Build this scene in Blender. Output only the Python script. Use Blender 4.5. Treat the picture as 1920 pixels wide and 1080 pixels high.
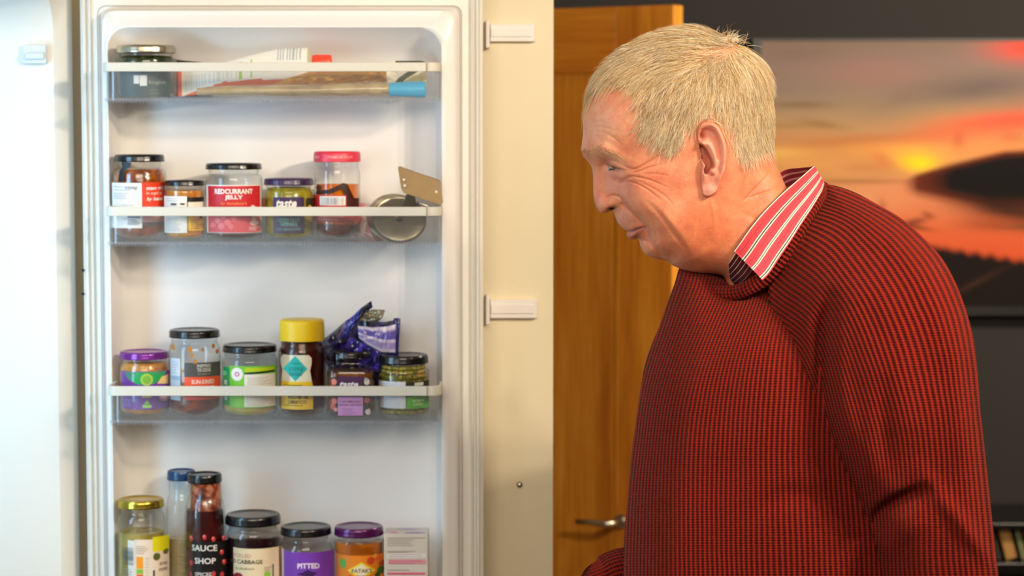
import bpy, bmesh, math, random
import numpy as np
from mathutils import Vector, Matrix
for o in list(bpy.data.objects): bpy.data.objects.remove(o)
SC = bpy.context.scene
COL = SC.collection
PI = math.pi
random.seed(5); RNG = np.random.default_rng(5)
# ------------------------------------------------------------------ camera, world, lights, exposure
CAMZ = 1.72; FPX = 4200.0; TH = math.atan(310/FPX); CT, ST = math.cos(TH), math.sin(TH)
cam = bpy.data.cameras.new('camera'); cam.sensor_width = 36; cam.lens = 36*FPX/1920
camo = bpy.data.objects.new('camera', cam); COL.objects.link(camo)
camo.location = (0, 0, CAMZ); camo.rotation_euler = (PI/2-TH, 0, 0)
cam.clip_start = .05; cam.clip_end = 50
cam.dof.use_dof = True; cam.dof.focus_distance = 2.50; cam.dof.aperture_fstop = 6.5
SC.camera = camo
W = bpy.data.worlds.new('room_air'); SC.world = W; W.use_nodes = True
W.node_tree.nodes['Background'].inputs[0].default_value = (1, .93, .82, 1)
W.node_tree.nodes['Background'].inputs[1].default_value = .25
SC.cycles.transparent_max_bounces = 40
SC.view_settings.view_transform = 'Standard'; SC.view_settings.look = 'None'
SC.view_settings.exposure = 0.24; SC.view_settings.gamma = 1; SC.view_settings.use_curve_mapping = False
def area(name, loc, target, sx, sy, power, color):
    l = bpy.data.lights.new(name, 'AREA'); l.shape = 'RECTANGLE'; l.size = sx; l.size_y = sy
    l.energy = power; l.color = color
    o = bpy.data.objects.new(name, l); COL.objects.link(o); o.location = loc
    d = Vector(target)-Vector(loc); o.rotation_euler = d.to_track_quat('-Z', 'Y').to_euler()
    o['kind'] = 'helper'
    return o
def spot(name, loc, target, power, color, r=.03, ang=110, blend=.6):
    l = bpy.data.lights.new(name, 'SPOT'); l.energy = power; l.color = color; l.shadow_soft_size = r
    l.spot_size = math.radians(ang); l.spot_blend = blend
    o = bpy.data.objects.new(name, l); COL.objects.link(o); o.location = loc
    d = Vector(target)-Vector(loc); o.rotation_euler = d.to_track_quat('-Z', 'Y').to_euler()
    o['kind'] = 'helper'
    return o
WARM = (1, .85, .66)
LAMPS = [(.95, 1.30), (1.12, 1.34), (1.0, 1.48), (1.17, 1.52)]
for lx, ly in LAMPS:
    spot('lamp_light', (lx, ly, 2.33), (.12, 2.75, 1.35), 25, WARM, .03, 120, .8)
area('ceiling_fill', (-.1, .7, 2.36), (-.3, 2.9, 1.3), 1.3, .9, 33, (1, .88, .72))  # broad soft fill added for bounced room light, not a fixture
area('fridge_light', (-.86, 2.52, 1.5), (-.45, 3.05, 1.4), .15, .7, 3.5, (.40, .69, 1))
area('window_light', (-1.75, .2, 1.75), (-.3, 3.0, 1.3), .6, .8, 5, (.80, .90, 1))
area('picture_fill', (1.5, 3.3, 2.38), (1.3, 4.9, 1.6), .3, .3, 42, (1, .84, .64))  # unseen light added in the back room to brighten the sunset picture

# ------------------------------------------------------------------ projection helpers
def P(u, v, Y):
    x = (u-960)/FPX; s = (540-v)/FPX
    dy = CT+ST*s; dz = -ST+CT*s
    t = Y/dy
    return Vector((x*t, Y, CAMZ+dz*t))
def proj(x, y, z):
    z = z-CAMZ
    f = y*CT-z*ST; up = y*ST+z*CT
    return 960+FPX*x/f, 540-FPX*up/f
def lin(c):
    return tuple((a/12.92 if a <= .04045 else ((a+.055)/1.055)**2.4) for a in c)
def H(s):
    s = s.lstrip('#'); return lin(tuple(int(s[i:i+2], 16)/255 for i in (0, 2, 4)))+(1.0,)
# ------------------------------------------------------------------ materials
def newmat(name):
    m = bpy.data.materials.new(name); m.use_nodes = True
    nt = m.node_tree; return m, nt, nt.nodes['Principled BSDF']
def N(nt, t, **k):
    n = nt.nodes.new(t)
    for a, b in k.items():
        if a.startswith('i_'): n.inputs[a[2:].replace('_', ' ')].default_value = b
        else: setattr(n, a, b)
    return n
def L(nt, a, b): nt.links.new(a, b)
def plain(name, col, rough=.5, metal=0, spec=.5, bump=0, bscale=200, var=0, vscale=8, coat=0):
    m, nt, b = newmat(name)
    c = H(col) if isinstance(col, str) else col
    b.inputs['Base Color'].default_value = c; b.inputs['Roughness'].default_value = rough
    b.inputs['Metallic'].default_value = metal; b.inputs['Specular IOR Level'].default_value = spec
    b.inputs['Coat Weight'].default_value = coat
    tc = N(nt, 'ShaderNodeTexCoord')
    if var:
        n = N(nt, 'ShaderNodeTexNoise', i_Scale=vscale, i_Detail=5.0); L(nt, tc.outputs['Object'], n.inputs['Vector'])
        mx = N(nt, 'ShaderNodeMix', data_type='RGBA'); mx.inputs['A'].default_value = tuple(x*(1-var) for x in c[:3])+(1,)
        mx.inputs['B'].default_value = tuple(min(1, x*(1+var)) for x in c[:3])+(1,)
        L(nt, n.outputs['Fac'], mx.inputs['Factor']); L(nt, mx.outputs['Result'], b.inputs['Base Color'])
    if bump:
        n = N(nt, 'ShaderNodeTexNoise', i_Scale=bscale, i_Detail=3.0); L(nt, tc.outputs['Object'], n.inputs['Vector'])
        bp = N(nt, 'ShaderNodeBump', i_Strength=bump, i_Distance=.001); L(nt, n.outputs['Fac'], bp.inputs['Height'])
        L(nt, bp.outputs['Normal'], b.inputs['Normal'])
    return m
def clear(name, tint='#ffffff', edge='#c8d0d0', gloss=.9, rough=.04, haze=0.0, hazecol='#ffffff'):
    """thin clear glass or plastic: sees straight through, reflects by Fresnel, darker towards its edges"""
    m = bpy.data.materials.new(name); m.use_nodes = True; nt = m.node_tree; nt.nodes.clear()
    out = N(nt, 'ShaderNodeOutputMaterial')
    lw = N(nt, 'ShaderNodeLayerWeight', i_Blend=.5)
    pw = N(nt, 'ShaderNodeMath', operation='POWER'); pw.inputs[1].default_value = 4.0; L(nt, lw.outputs['Facing'], pw.inputs[0])
    mc = N(nt, 'ShaderNodeMix', data_type='RGBA'); mc.inputs['A'].default_value = H(tint); mc.inputs['B'].default_value = H(edge)
    L(nt, pw.outputs[0], mc.inputs['Factor'])
    tr = N(nt, 'ShaderNodeBsdfTransparent'); L(nt, mc.outputs['Result'], tr.inputs['Color'])
    gl = N(nt, 'ShaderNodeBsdfGlossy', i_Roughness=rough); gl.inputs['Color'].default_value = (1, 1, 1, 1)
    p5 = N(nt, 'ShaderNodeMath', operation='POWER'); p5.inputs[1].default_value = 5.0; L(nt, lw.outputs['Facing'], p5.inputs[0])
    fr = N(nt, 'ShaderNodeMath', operation='MULTIPLY_ADD'); fr.inputs[1].default_value = .9; fr.inputs[2].default_value = .045; L(nt, p5.outputs[0], fr.inputs[0])
    g = N(nt, 'ShaderNodeMath', operation='MULTIPLY'); g.inputs[1].default_value = gloss; L(nt, fr.outputs[0], g.inputs[0])
    mx = N(nt, 'ShaderNodeMixShader'); L(nt, g.outputs[0], mx.inputs[0]); L(nt, tr.outputs[0], mx.inputs[1]); L(nt, gl.outputs[0], mx.inputs[2])
    last = mx
    if haze:
        df = N(nt, 'ShaderNodeBsdfDiffuse'); df.inputs['Color'].default_value = H(hazecol)
        m2 = N(nt, 'ShaderNodeMixShader'); m2.inputs[0].default_value = haze
        L(nt, mx.outputs[0], m2.inputs[1]); L(nt, df.outputs[0], m2.inputs[2]); last = m2
    L(nt, last.outputs[0], out.inputs['Surface'])
    return m
def chunks(name, c1, c2, scale=90, kind='noise', rough=.25, c3=None, contrast=1.0):
    """food behind glass: two or three colours broken up by noise or cells"""
    m, nt, b = newmat(name); tc = N(nt, 'ShaderNodeTexCoord')
    if kind == 'noise':
        n = N(nt, 'ShaderNodeTexNoise', i_Scale=scale, i_Detail=4.0, i_Distortion=.6); fac = n.outputs['Fac']
    else:
        n = N(nt, 'ShaderNodeTexVoronoi', i_Scale=scale); fac = n.outputs['Color'] if kind == 'cell' else n.outputs['Distance']
    L(nt, tc.outputs['Object'], n.inputs['Vector'])
    r = N(nt, 'ShaderNodeValToRGB'); L(nt, fac, r.inputs[0])
    e = r.color_ramp.elements; e[0].position = .5-.18/contrast; e[1].position = .5+.18/contrast
    e[0].color = H(c1); e[1].color = H(c2)
    if c3: x = e.new(.5); x.color = H(c3)
    L(nt, r.outputs[0], b.inputs['Base Color']); b.inputs['Roughness'].default_value = rough
    bp = N(nt, 'ShaderNodeBump', i_Strength=.5, i_Distance=.002); L(nt, fac, bp.inputs['Height']); L(nt, bp.outputs['Normal'], b.inputs['Normal'])
    b.inputs['Coat Weight'].default_value = .3
    return m
def vcmat(name, rough=.45, attr='Col', bump=0, bscale=400, spec=.4):
    m, nt, b = newmat(name); a = N(nt, 'ShaderNodeAttribute', attribute_name=attr)
    L(nt, a.outputs['Color'], b.inputs['Base Color']); b.inputs['Roughness'].default_value = rough
    b.inputs['Specular IOR Level'].default_value = spec
    if bump:
        tc = N(nt, 'ShaderNodeTexCoord'); n = N(nt, 'ShaderNodeTexNoise', i_Scale=bscale, i_Detail=3.0); L(nt, tc.outputs['Object'], n.inputs['Vector'])
        bp = N(nt, 'ShaderNodeBump', i_Strength=bump, i_Distance=.001); L(nt, n.outputs['Fac'], bp.inputs['Height']); L(nt, bp.outputs['Normal'], b.inputs['Normal'])
    return m
def woodmat(name, horiz=False, c=('#b86814', '#d6861e', '#eca43a')):
    m, nt, b = newmat(name); tc = N(nt, 'ShaderNodeTexCoord')
    mp = N(nt, 'ShaderNodeMapping'); mp.inputs['Scale'].default_value = (1.1, 1.1, 14) if horiz else (16, 16, .9)
    L(nt, tc.outputs['Object'], mp.inputs['Vector'])
    n = N(nt, 'ShaderNodeTexNoise', i_Scale=1.3, i_Detail=6.0, i_Distortion=.8); L(nt, mp.outputs[0], n.inputs['Vector'])
    n2 = N(nt, 'ShaderNodeTexNoise', i_Scale=9.0, i_Detail=4.0); L(nt, mp.outputs[0], n2.inputs['Vector'])
    ad = N(nt, 'ShaderNodeMix', data_type='FLOAT'); ad.inputs['Factor'].default_value = .3
    L(nt, n.outputs['Fac'], ad.inputs['A']); L(nt, n2.outputs['Fac'], ad.inputs['B'])
    r = N(nt, 'ShaderNodeValToRGB'); L(nt, ad.outputs['Result'], r.inputs[0])
    e = r.color_ramp.elements; e[0].position = .36; e[1].position = .66; e[0].color = H(c[0]); e[1].color = H(c[2])
    x = e.new(.5); x.color = H(c[1])
    L(nt, r.outputs[0], b.inputs['Base Color']); b.inputs['Roughness'].default_value = .42
    bp = N(nt, 'ShaderNodeBump', i_Strength=.15, i_Distance=.001); L(nt, ad.outputs['Result'], bp.inputs['Height']); L(nt, bp.outputs['Normal'], b.inputs['Normal'])
    return m
# ------------------------------------------------------------------ mesh helpers
class MB:
    def __init__(s): s.v = []; s.f = []; s.c = []; s.col = (1, 1, 1, 1)
    def add(s, vs, fs):
        o = len(s.v); s.v += [tuple(v) for v in vs]; s.f += [tuple(i+o for i in f) for f in fs]; s.c += [s.col]*len(fs); return s
    def box(s, x0, x1, y0, y1, z0, z1):
        return s.add([(x0, y0, z0), (x1, y0, z0), (x1, y1, z0), (x0, y1, z0), (x0, y0, z1), (x1, y0, z1), (x1, y1, z1), (x0, y1, z1)],
                     [(0, 3, 2, 1), (4, 5, 6, 7), (0, 1, 5, 4), (1, 2, 6, 5), (2, 3, 7, 6), (3, 0, 4, 7)])
    def loft(s, rings, cap0=False, cap1=False, closed=True):
        n = len(rings[0]); vs = [p for r in rings for p in r]; fs = []
        for i in range(len(rings)-1):
            for j in range(n if closed else n-1):
                k = (j+1) % n
                fs.append((i*n+j, i*n+k, (i+1)*n+k, (i+1)*n+j))
        if cap0: fs.append(tuple(range(n-1, -1, -1)))
        if cap1: fs.append(tuple((len(rings)-1)*n+j for j in range(n)))
        return s.add(vs, fs)
    def lathe(s, prof, n=40, cx=0, cy=0, cap0=True, cap1=True, sq=0, fn=None):
        rings = []
        for r, z in prof:
            ring = []
            for j in range(n):
                a = 2*PI*j/n; c_, s_ = math.cos(a), math.sin(a); k = 1
                if sq: k = 1/((abs(c_)**sq+abs(s_)**sq)**(1/sq))
                rr = r*k*(fn(a, z) if fn else 1)
                ring.append((cx+rr*c_, cy+rr*s_, z))
            rings.append(ring)
        return s.loft(rings, cap0, cap1)
    def tube(s, pts, rad, n=10, cap=True):
        pts = [Vector(p) for p in pts]; rings = []
        if not isinstance(rad, (list, tuple)): rad = [rad]*len(pts)
        up = Vector((0, 0, 1))
        for i, p in enumerate(pts):
            d = (pts[min(i+1, len(pts)-1)]-pts[max(i-1, 0)]).normalized()
            a = d.cross(up)
            if a.length < 1e-3: a = d.cross(Vector((0, 1, 0)))
            a.normalize(); b = d.cross(a)
            rings.append([p+rad[i]*(math.cos(2*PI*j/n)*a+math.sin(2*PI*j/n)*b) for j in range(n)])
        return s.loft(rings, cap, cap)
    def build(s, name, mat, parent=None, smooth=False, bevel=0, sub=0, auto=None):
        me = bpy.data.meshes.new(name); me.from_pydata(s.v, [], s.f); me.update()
        if mat: me.materials.append(mat)
        if any(c != (1, 1, 1, 1) for c in s.c):
            ca = me.color_attributes.new('Col', 'FLOAT_COLOR', 'CORNER')
            buf = []
            for f, c in zip(s.f, s.c): buf += list(c)*len(f)
            ca.data.foreach_set('color', buf)
        bm = bmesh.new(); bm.from_mesh(me)
        if not any(c != (1, 1, 1, 1) for c in s.c): bmesh.ops.recalc_face_normals(bm, faces=bm.faces)
        bm.to_mesh(me); bm.free()
        o = bpy.data.objects.new(name, me); COL.objects.link(o)
        if smooth: me.polygons.foreach_set('use_smooth', [True]*len(me.polygons))
        if bevel:
            md = o.modifiers.new('bevel', 'BEVEL'); md.width = bevel; md.segments = 3; md.limit_method = 'ANGLE'; md.angle_limit = math.radians(40)
            me.polygons.foreach_set('use_smooth', [True]*len(me.polygons)); 
            wn = o.modifiers.new('wn', 'WEIGHTED_NORMAL'); wn.keep_sharp = False
        if sub:
            md = o.modifiers.new('sub', 'SUBSURF'); md.levels = sub; md.render_levels = sub
        if auto is not None:
            me.polygons.foreach_set('use_smooth', [True]*len(me.polygons)); me.set_sharp_from_angle(angle=math.radians(auto))
        if parent:
            o.parent = parent; o.matrix_parent_inverse = Matrix.Translation(-Vector(parent.location))
        return o
def thing(name, label, cat, loc=(0, 0, 0), group=None):
    o = bpy.data.objects.new(name, None); COL.objects.link(o); o.location = loc; o.empty_display_size = .05
    o['label'] = label; o['category'] = cat
    if group: o['group'] = group
    return o
def struct(o): o['kind'] = 'structure'; return o
def rrect(a0, a1, b0, b1, r, n=6):
    """rounded rectangle in two coordinates"""
    pts = []
    r = max(r, 1e-5)
    for (ca, cb, t0) in ((a1-r, b1-r, 0), (a0+r, b1-r, PI/2), (a0+r, b0+r, PI), (a1-r, b0+r, 3*PI/2)):
        for k in range(n+1):
            t = t0+PI/2*k/n; pts.append((ca+r*math.cos(t), cb+r*math.sin(t)))
    return pts
def strip(path, th, z0, z1, mb=None):
    """a wall of thickness th following a path in XY"""
    mb = mb or MB(); n = len(path); L_, R_ = [], []
    for i in range(n):
        a = Vector(path[max(i-1, 0)]); b = Vector(path[min(i+1, n-1)]); d = (b-a).normalized(); nn = Vector((-d.y, d.x))
        p = Vector(path[i]); L_.append(p+nn*th/2); R_.append(p-nn*th/2)
    rings = [[(l.x, l.y, z0), (r.x, r.y, z0), (r.x, r.y, z1), (l.x, l.y, z1)] for l, r in zip(L_, R_)]
    return mb.loft(rings, True, True)
# text as flat polygons
_tc = {}
def textpoly(s, bold=0.0, shear=0.0):
    key = (s, bold, shear)
    if key not in _tc:
        cu = bpy.data.curves.new('t', 'FONT'); cu.body = s; cu.size = 1; cu.align_x = 'CENTER'; cu.align_y = 'CENTER'
        cu.resolution_u = 2; cu.offset = bold; cu.shear = shear
        ob = bpy.data.objects.new('t', cu); COL.objects.link(ob)
        dg = bpy.context.evaluated_depsgraph_get(); me = bpy.data.meshes.new_from_object(ob.evaluated_get(dg))
        vs = [tuple(v.co) for v in me.vertices]; fs = [tuple(p.vertices) for p in me.polygons]
        bpy.data.objects.remove(ob); bpy.data.curves.remove(cu); bpy.data.meshes.remove(me)
        xs = [v[0] for v in vs] or [0]; ys = [v[1] for v in vs] or [0]
        _tc[key] = (vs, fs, min(xs), max(xs), min(ys), max(ys))
    return _tc[key]
class Label:
    """print laid on a cylinder (or a flat front) from positions in photo pixels"""
    def __init__(s, uc, Y, R, flat=False, sq=0): s.sq = sq; s.uc, s.Y, s.R, s.flat, s.mb, s.k = uc, Y, R, flat, MB(), 0; s.xc = P(uc, 540, Y).x
    def a(s, u):
        x = P(u, 540, s.Y-(0 if not s.flat else s.R)).x-s.xc
        if s.flat: return x
        phi = math.atan2(s.xc, s.Y)
        if s.sq: return s.R*(math.atan(x/s.R))
        return s.R*(math.asin(max(-.999, min(.999, x*math.cos(phi)/s.R))) - phi)
    def z(s, v): return P(s.uc, v, s.Y-s.R).z
    def pt(s, arc, z):
        off = .0004+.00012*s.k
        if s.flat: return (s.xc+arc, s.Y-s.R-off, z)
        t = arc/s.R
        if s.sq: off += s.R*(1/((abs(math.sin(t))**s.sq+abs(math.cos(t))**s.sq)**(1/s.sq))-1)
        return (s.xc+(s.R+off)*math.sin(t), s.Y-(s.R+off)*math.cos(t), z)
    def rect(s, u0, u1, v0, v1, c):
        s.k += 1; s.mb.col = H(c); a0, a1 = s.a(u0), s.a(u1); z0, z1 = s.z(v1), s.z(v0); n = 1 if s.flat else max(2, int(abs(a1-a0)/.003))
        s.mb.loft([[s.pt(a0+(a1-a0)*i/n, z0), s.pt(a0+(a1-a0)*i/n, z1)] for i in range(n+1)], closed=False); return s
    def poly(s, pts, c):
        dn = []
        for (u0, v0), (u1, v1) in zip(pts, pts[1:]+pts[:1]):
            m = max(1, int(math.hypot(u1-u0, v1-v0)/4)); dn += [(u0+(u1-u0)*i/m, v0+(v1-v0)*i/m) for i in range(m)]
        s.k += 1; s.mb.col = H(c); q = [(s.a(u), s.z(v)) for u, v in dn]; n = len(q)
        ca, cz = sum(p[0] for p in q)/n, sum(p[1] for p in q)/n; K = 5
        rings = [[s.pt(ca+(p[0]-ca)*k/K, cz+(p[1]-cz)*k/K) for p in q] for k in range(1, K+1)]
        s.mb.loft(rings); s.mb.add(rings[0]+[s.pt(ca, cz)], [(n, (i+1) % n, i) for i in range(n)]); return s
    def disc(s, u, v, r, c, rv=None):
        return s.poly([(u+r*math.cos(t*PI/8), v+(rv or r)*math.sin(t*PI/8)) for t in range(16)], c)
    def text(s, t, u, v, w, h, c, bold=.02, shear=0, flip=False, arc=0):
        """text centred at photo pixel u, v; w and h its width and capital height in pixels"""
        s.k += 1; s.mb.col = H(c); vs, fs, x0, x1, y0, y1 = textpoly(t, bold, shear)
        if not fs: return s
        m = s.Y/FPX; a0, z0 = s.a(u), s.z(v); kx = w*m/(x1-x0); kz = h*m/(y1-y0)
        xm, ym = (x0+x1)/2, (y0+y1)/2; sg = -1 if flip else 1
        q = [s.pt(a0+sg*(x-xm)*kx, z0+sg*(y-ym)*kz - arc*((x-xm)*kx)**2) for x, y, _ in vs]
        s.mb.add(q, fs); return s
    def lines(s, u0, u1, v0, v1, n, c, th=1.1, seed=0):
        r = random.Random(seed+int(u0)); s.k += 1
        for i in range(n):
            v = v0+(v1-v0)*i/max(1, n-1); s.k -= 1; s.rect(u0, u0+(u1-u0)*r.uniform(.6, 1), v, v+th, c)
        return s
    def bars(s, u0, u1, v0, v1, c, seed=1, horiz=False):
        r = random.Random(seed); t = 0; s.k += 1
        while t < 1:
            w = r.choice((.02, .03, .05)); s.k -= 1
            if horiz: s.rect(u0, u1, v0+(v1-v0)*t, v0+(v1-v0)*min(1, t+w), c)
            else: s.rect(u0+(u1-u0)*t, u0+(u1-u0)*min(1, t+w), v0, v1, c)
            t += w+r.choice((.03, .04, .06))
        return s
    def done(s, parent, name='label', mat=None): return s.mb.build(name, mat or PRINT, parent)
# ------------------------------------------------------------------ shared materials
PRINT = vcmat('printed_paper', .45)
WHITE = plain('white_plastic', '#e9e6dd', .38, var=.012, vscale=4, bump=.08, bscale=700)
LINER = plain('fridge_liner', '#efebe6', .34, bump=.1, bscale=600)
GASKET = plain('gasket_rubber', '#ded9cf', .55)
CREAM = plain('cream_laminate', '#e8dab8', .5, var=.02, vscale=3, bump=.05)
RIM = plain('rim_plastic', '#dcd6c6', .45)
CLEAR = clear('clear_plastic', '#fcfdfd', '#dfe6e8', .8, .1, .03, '#f4f6f8')
GLASS = clear('jar_glass', '#fdfefd', '#9aa8a0', .9, .03)
OAK_V = woodmat('oak_upright'); OAK_H = woodmat('oak_rail', True, ('#b06010', '#cc7a18', '#e0922a'))
STEEL = plain('brushed_steel', '#c8c0b0', .3, 1)
BLACKP = plain('black_lacquer', '#0c0c0d', .22, spec=.6)
DARKWALL = plain('charcoal_paint', '#242221', .85, var=.05, vscale=2, bump=.15)
# ------------------------------------------------------------------ room
Rm = MB(); X0, X1, Y0, Y1, ZC = -1.95, 2.6, -1.3, 4.9, 2.45
struct(MB().box(X0, X1, Y0, Y1, -.05, 0).build('floor', plain('floor_tile', '#7a6a58', .5, var=.1)))
struct(MB().box(X0, X1, Y0, Y1, ZC, ZC+.05).build('ceiling', plain('ceiling_paint', '#e8e2d6', .8)))
PAINT = plain('warm_paint', '#cbb898', .8)
struct(MB().box(X0-.06, X0, Y0, Y1, 0, ZC).build('wall_left', PAINT))
struct(MB().box(X1, X1+.06, Y0, Y1, 0, ZC).build('wall_right', plain('grey_paint', '#6a625a', .8)))
struct(MB().box(X0, X1, Y0-.06, Y0, 0, ZC).build('wall_front', PAINT))
struct(MB().box(X0, X1, Y1, Y1+.06, 0, ZC).build('wall_back', DARKWALL))
struct(MB().box(X0, -.36, 4.66, Y1, 0, ZC).build('wall_partition', DARKWALL))
# spotlight cluster on the ceiling
t = thing('ceiling_spotlight', 'brass ceiling spotlight bar above and behind the viewer, out of frame', 'lamp', (1.06, 1.41, ZC))
MB().lathe([(0.0, ZC-.03), (.07, ZC-.03), (.08, ZC-.01), (.08, ZC)], 24, 1.06, 1.41, False, True).build('base', STEEL, t, auto=40)
for lx, ly in LAMPS:
    MB().tube([(1.06, 1.41, ZC-.02), ((lx+1.06)/2, (ly+1.41)/2, ZC-.05), (lx, ly, 2.40)], .006).build('arm', STEEL, t, smooth=True)
    MB().lathe([(.012, 2.41), (.03, 2.40), (.042, 2.345), (.040, 2.345), (.028, 2.39)], 20, lx, ly, True, False).build('lamp_shade', STEEL, t, auto=40)
# ------------------------------------------------------------------ refrigerator
YF = 3.00                                   # plane of the open door's inner face
fx0, fx1 = P(152, 300, YF).x, P(905, 300, YF).x
ix0, ix1 = P(191, 300, YF).x, P(861, 300, YF).x
ztop = P(500, 16, YF).z; ztop_o = P(500, -48, YF).z; zb = .42
fr = thing('refrigerator', 'white built-in fridge with its door wide open, racks of jars inside the door', 'fridge', (-.75, 2.76, 0))
def rings_xz(spec, n=8): return [[(a, y, b) for a, b in rrect(x0, x1, z0, z1, r, n)] for (x0, x1, z0, z1, r, y) in spec]
# door slab and flange
MB().loft(rings_xz([(fx0, fx1, zb-.04, ztop_o, .012, YF+.055), (fx0, fx1, zb-.04, ztop_o, .012, YF+.008), (fx0+.006, fx1-.006, zb-.034, ztop_o-.006, .01, YF+.001),
                    (ix0-.004, ix1+.004, zb, ztop+.004, .012, YF+.001)]), cap0=True).build('door', WHITE, fr, auto=35)
# gasket ribs round the flange
g = MB()
for k, (d, w_) in enumerate(((.004, .0045), (.0125, .003))):
    g.loft(rings_xz([(fx0+d, fx1-d, zb-.036+d, ztop_o-d, .01, YF+.002), (fx0+d+w_*.3, fx1-d-w_*.3, zb-.036+d, ztop_o-d-w_*.3, .01, YF-.004),
                     (fx0+d+w_, fx1-d-w_, zb-.036+d+w_, ztop_o-d-w_, .01, YF-.004), (fx0+d+w_*1.3, fx1-d-w_*1.3, zb-.03+d, ztop_o-d-w_*1.3, .01, YF+.002)]))
g.build('gasket', GASKET, fr, auto=35)
# moulded liner: raised dyke then deep recess
ya = YF-.022
lx0, lx1 = P(206, 300, ya).x, P(826, 300, ya).x
z1r = P(500, 44, ya).z
rx1 = P(854, 300, ya).x; rx0 = P(193, 300, ya).x; zt_ = P(500, 19, ya).z
MB().loft(rings_xz([(ix0-.0035, ix1+.0035, zb+.001, ztop+.0035, .012, YF+.001), (ix0-.001, ix1+.001, zb+.003, ztop+.001, .012, YF+.007), (ix0+.001, ix1-.001, zb+.005, ztop-.001, .012, YF+.001),
                    (rx0, rx1+.001, zb+.012, zt_+.001, .016, ya+.004), (rx0+.0015, rx1-.002, zb+.014, zt_-.001, .018, ya), (lx0-.004, lx1+.012, zb+.03, z1r+.002, .024, ya-.0005), (lx0-.002, lx1+.009, zb+.032, z1r-.002, .026, ya-.004), (lx0-.0005, lx1+.002, zb+.034, z1r-.005, .028, ya-.004), (lx0+.0005, lx1, zb+.036, z1r-.007, .028, ya-.001),
                    (lx0+.003, lx1-.002, zb+.045, z1r-.034, .03, YF+.03), (lx0+.012, lx1-.008, zb+.06, z1r-.060, .03, YF+.043), (lx0+.03, lx1-.03, zb+.08, z1r-.085, .03, YF+.046)], 10), cap1=True).build('door_liner', LINER, fr, auto=50)
# cabinet with its cavity opening to the right
xo = P(137, 400, 3.03).x
def rings_yz(spec, n=8): return [[(x, a, b) for a, b in rrect(y0, y1, z0, z1, r, n)] for (y0, y1, z0, z1, r, x) in spec]
zc = P(60, -8, 2.98).z
MB().loft(rings_yz([(2.40, 3.045, .33, 1.96, .004, -1.25), (2.40, 3.045, .33, 1.96, .004, xo-.004), (2.404, 3.041, .334, 1.956, .006, xo),
                    (2.44, 3.028, .40, zc+.02, .02, xo), (2.448, 3.018, .408, zc+.012, .03, xo-.004), (2.458, 3.004, .42, zc, .05, xo-.018), (2.462, 2.999, .43, zc-.005, .06, xo-.06), (2.468, 2.99, .44, zc-.01, .06, -1.15), (2.52, 2.95, .5, zc-.06, .05, -1.19)]), cap0=True, cap1=True).build('cabinet', WHITE, fr, auto=35)
MB().box(-1.2, xo-.04, 2.45, 3.0, 0, .335).build('plinth', plain('plinth_white', '#d8d4ca', .5), fr)
for zz in (.75, 1.1, 1.45):
    s_ = MB().box(-1.15, -.80, 2.475, 2.985, zz, zz+.005).build('glass_shelf', clear('shelf_glass'+str(zz), '#f0f8f6', '#a0c0b8'), fr)
    MB().box(-.80, -.79, 2.475, 2.985, zz-.004, zz+.01).build('shelf_trim', WHITE, s_, bevel=.002)
# lamp switch on the cavity wall
yw = 2.9925
def prism_uv(mb, u0, u1, v0, v1, y0, y1):
    a = P(u0, (v0+v1)/2, y0); b = P(u1, (v0+v1)/2, y0); return mb.box(a.x, b.x, y0, y1, P(u0, v1, y0).z, P(u0, v0, y0).z)
m_sw = plain('switch_plastic', '#d8dde0', .4)
prism_uv(MB(), 43, 86, 84, 119, yw-.0016, yw+.01).build('light_switch', m_sw, fr, bevel=.001)
sw = fr.children[-1]
prism_uv(MB(), 46, 82, 99, 111, yw-.008, yw).build('rocker', m_sw, sw, bevel=.002)
# hinge screws between door and cabinet
for v in (507, 551):
    p = P(156, v, YF-.001); MB().lathe([(0, 0), (.0022, 0), (.0022, .002), (0, .002)], 10).build('screw_hole', BLACKP, fr)
    o = fr.children[-1]; o.matrix_parent_inverse = Matrix(); o.location = Vector((p.x, p.y+.001, p.z))-fr.location; o.rotation_euler = (PI/2, 0, 0)
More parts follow.
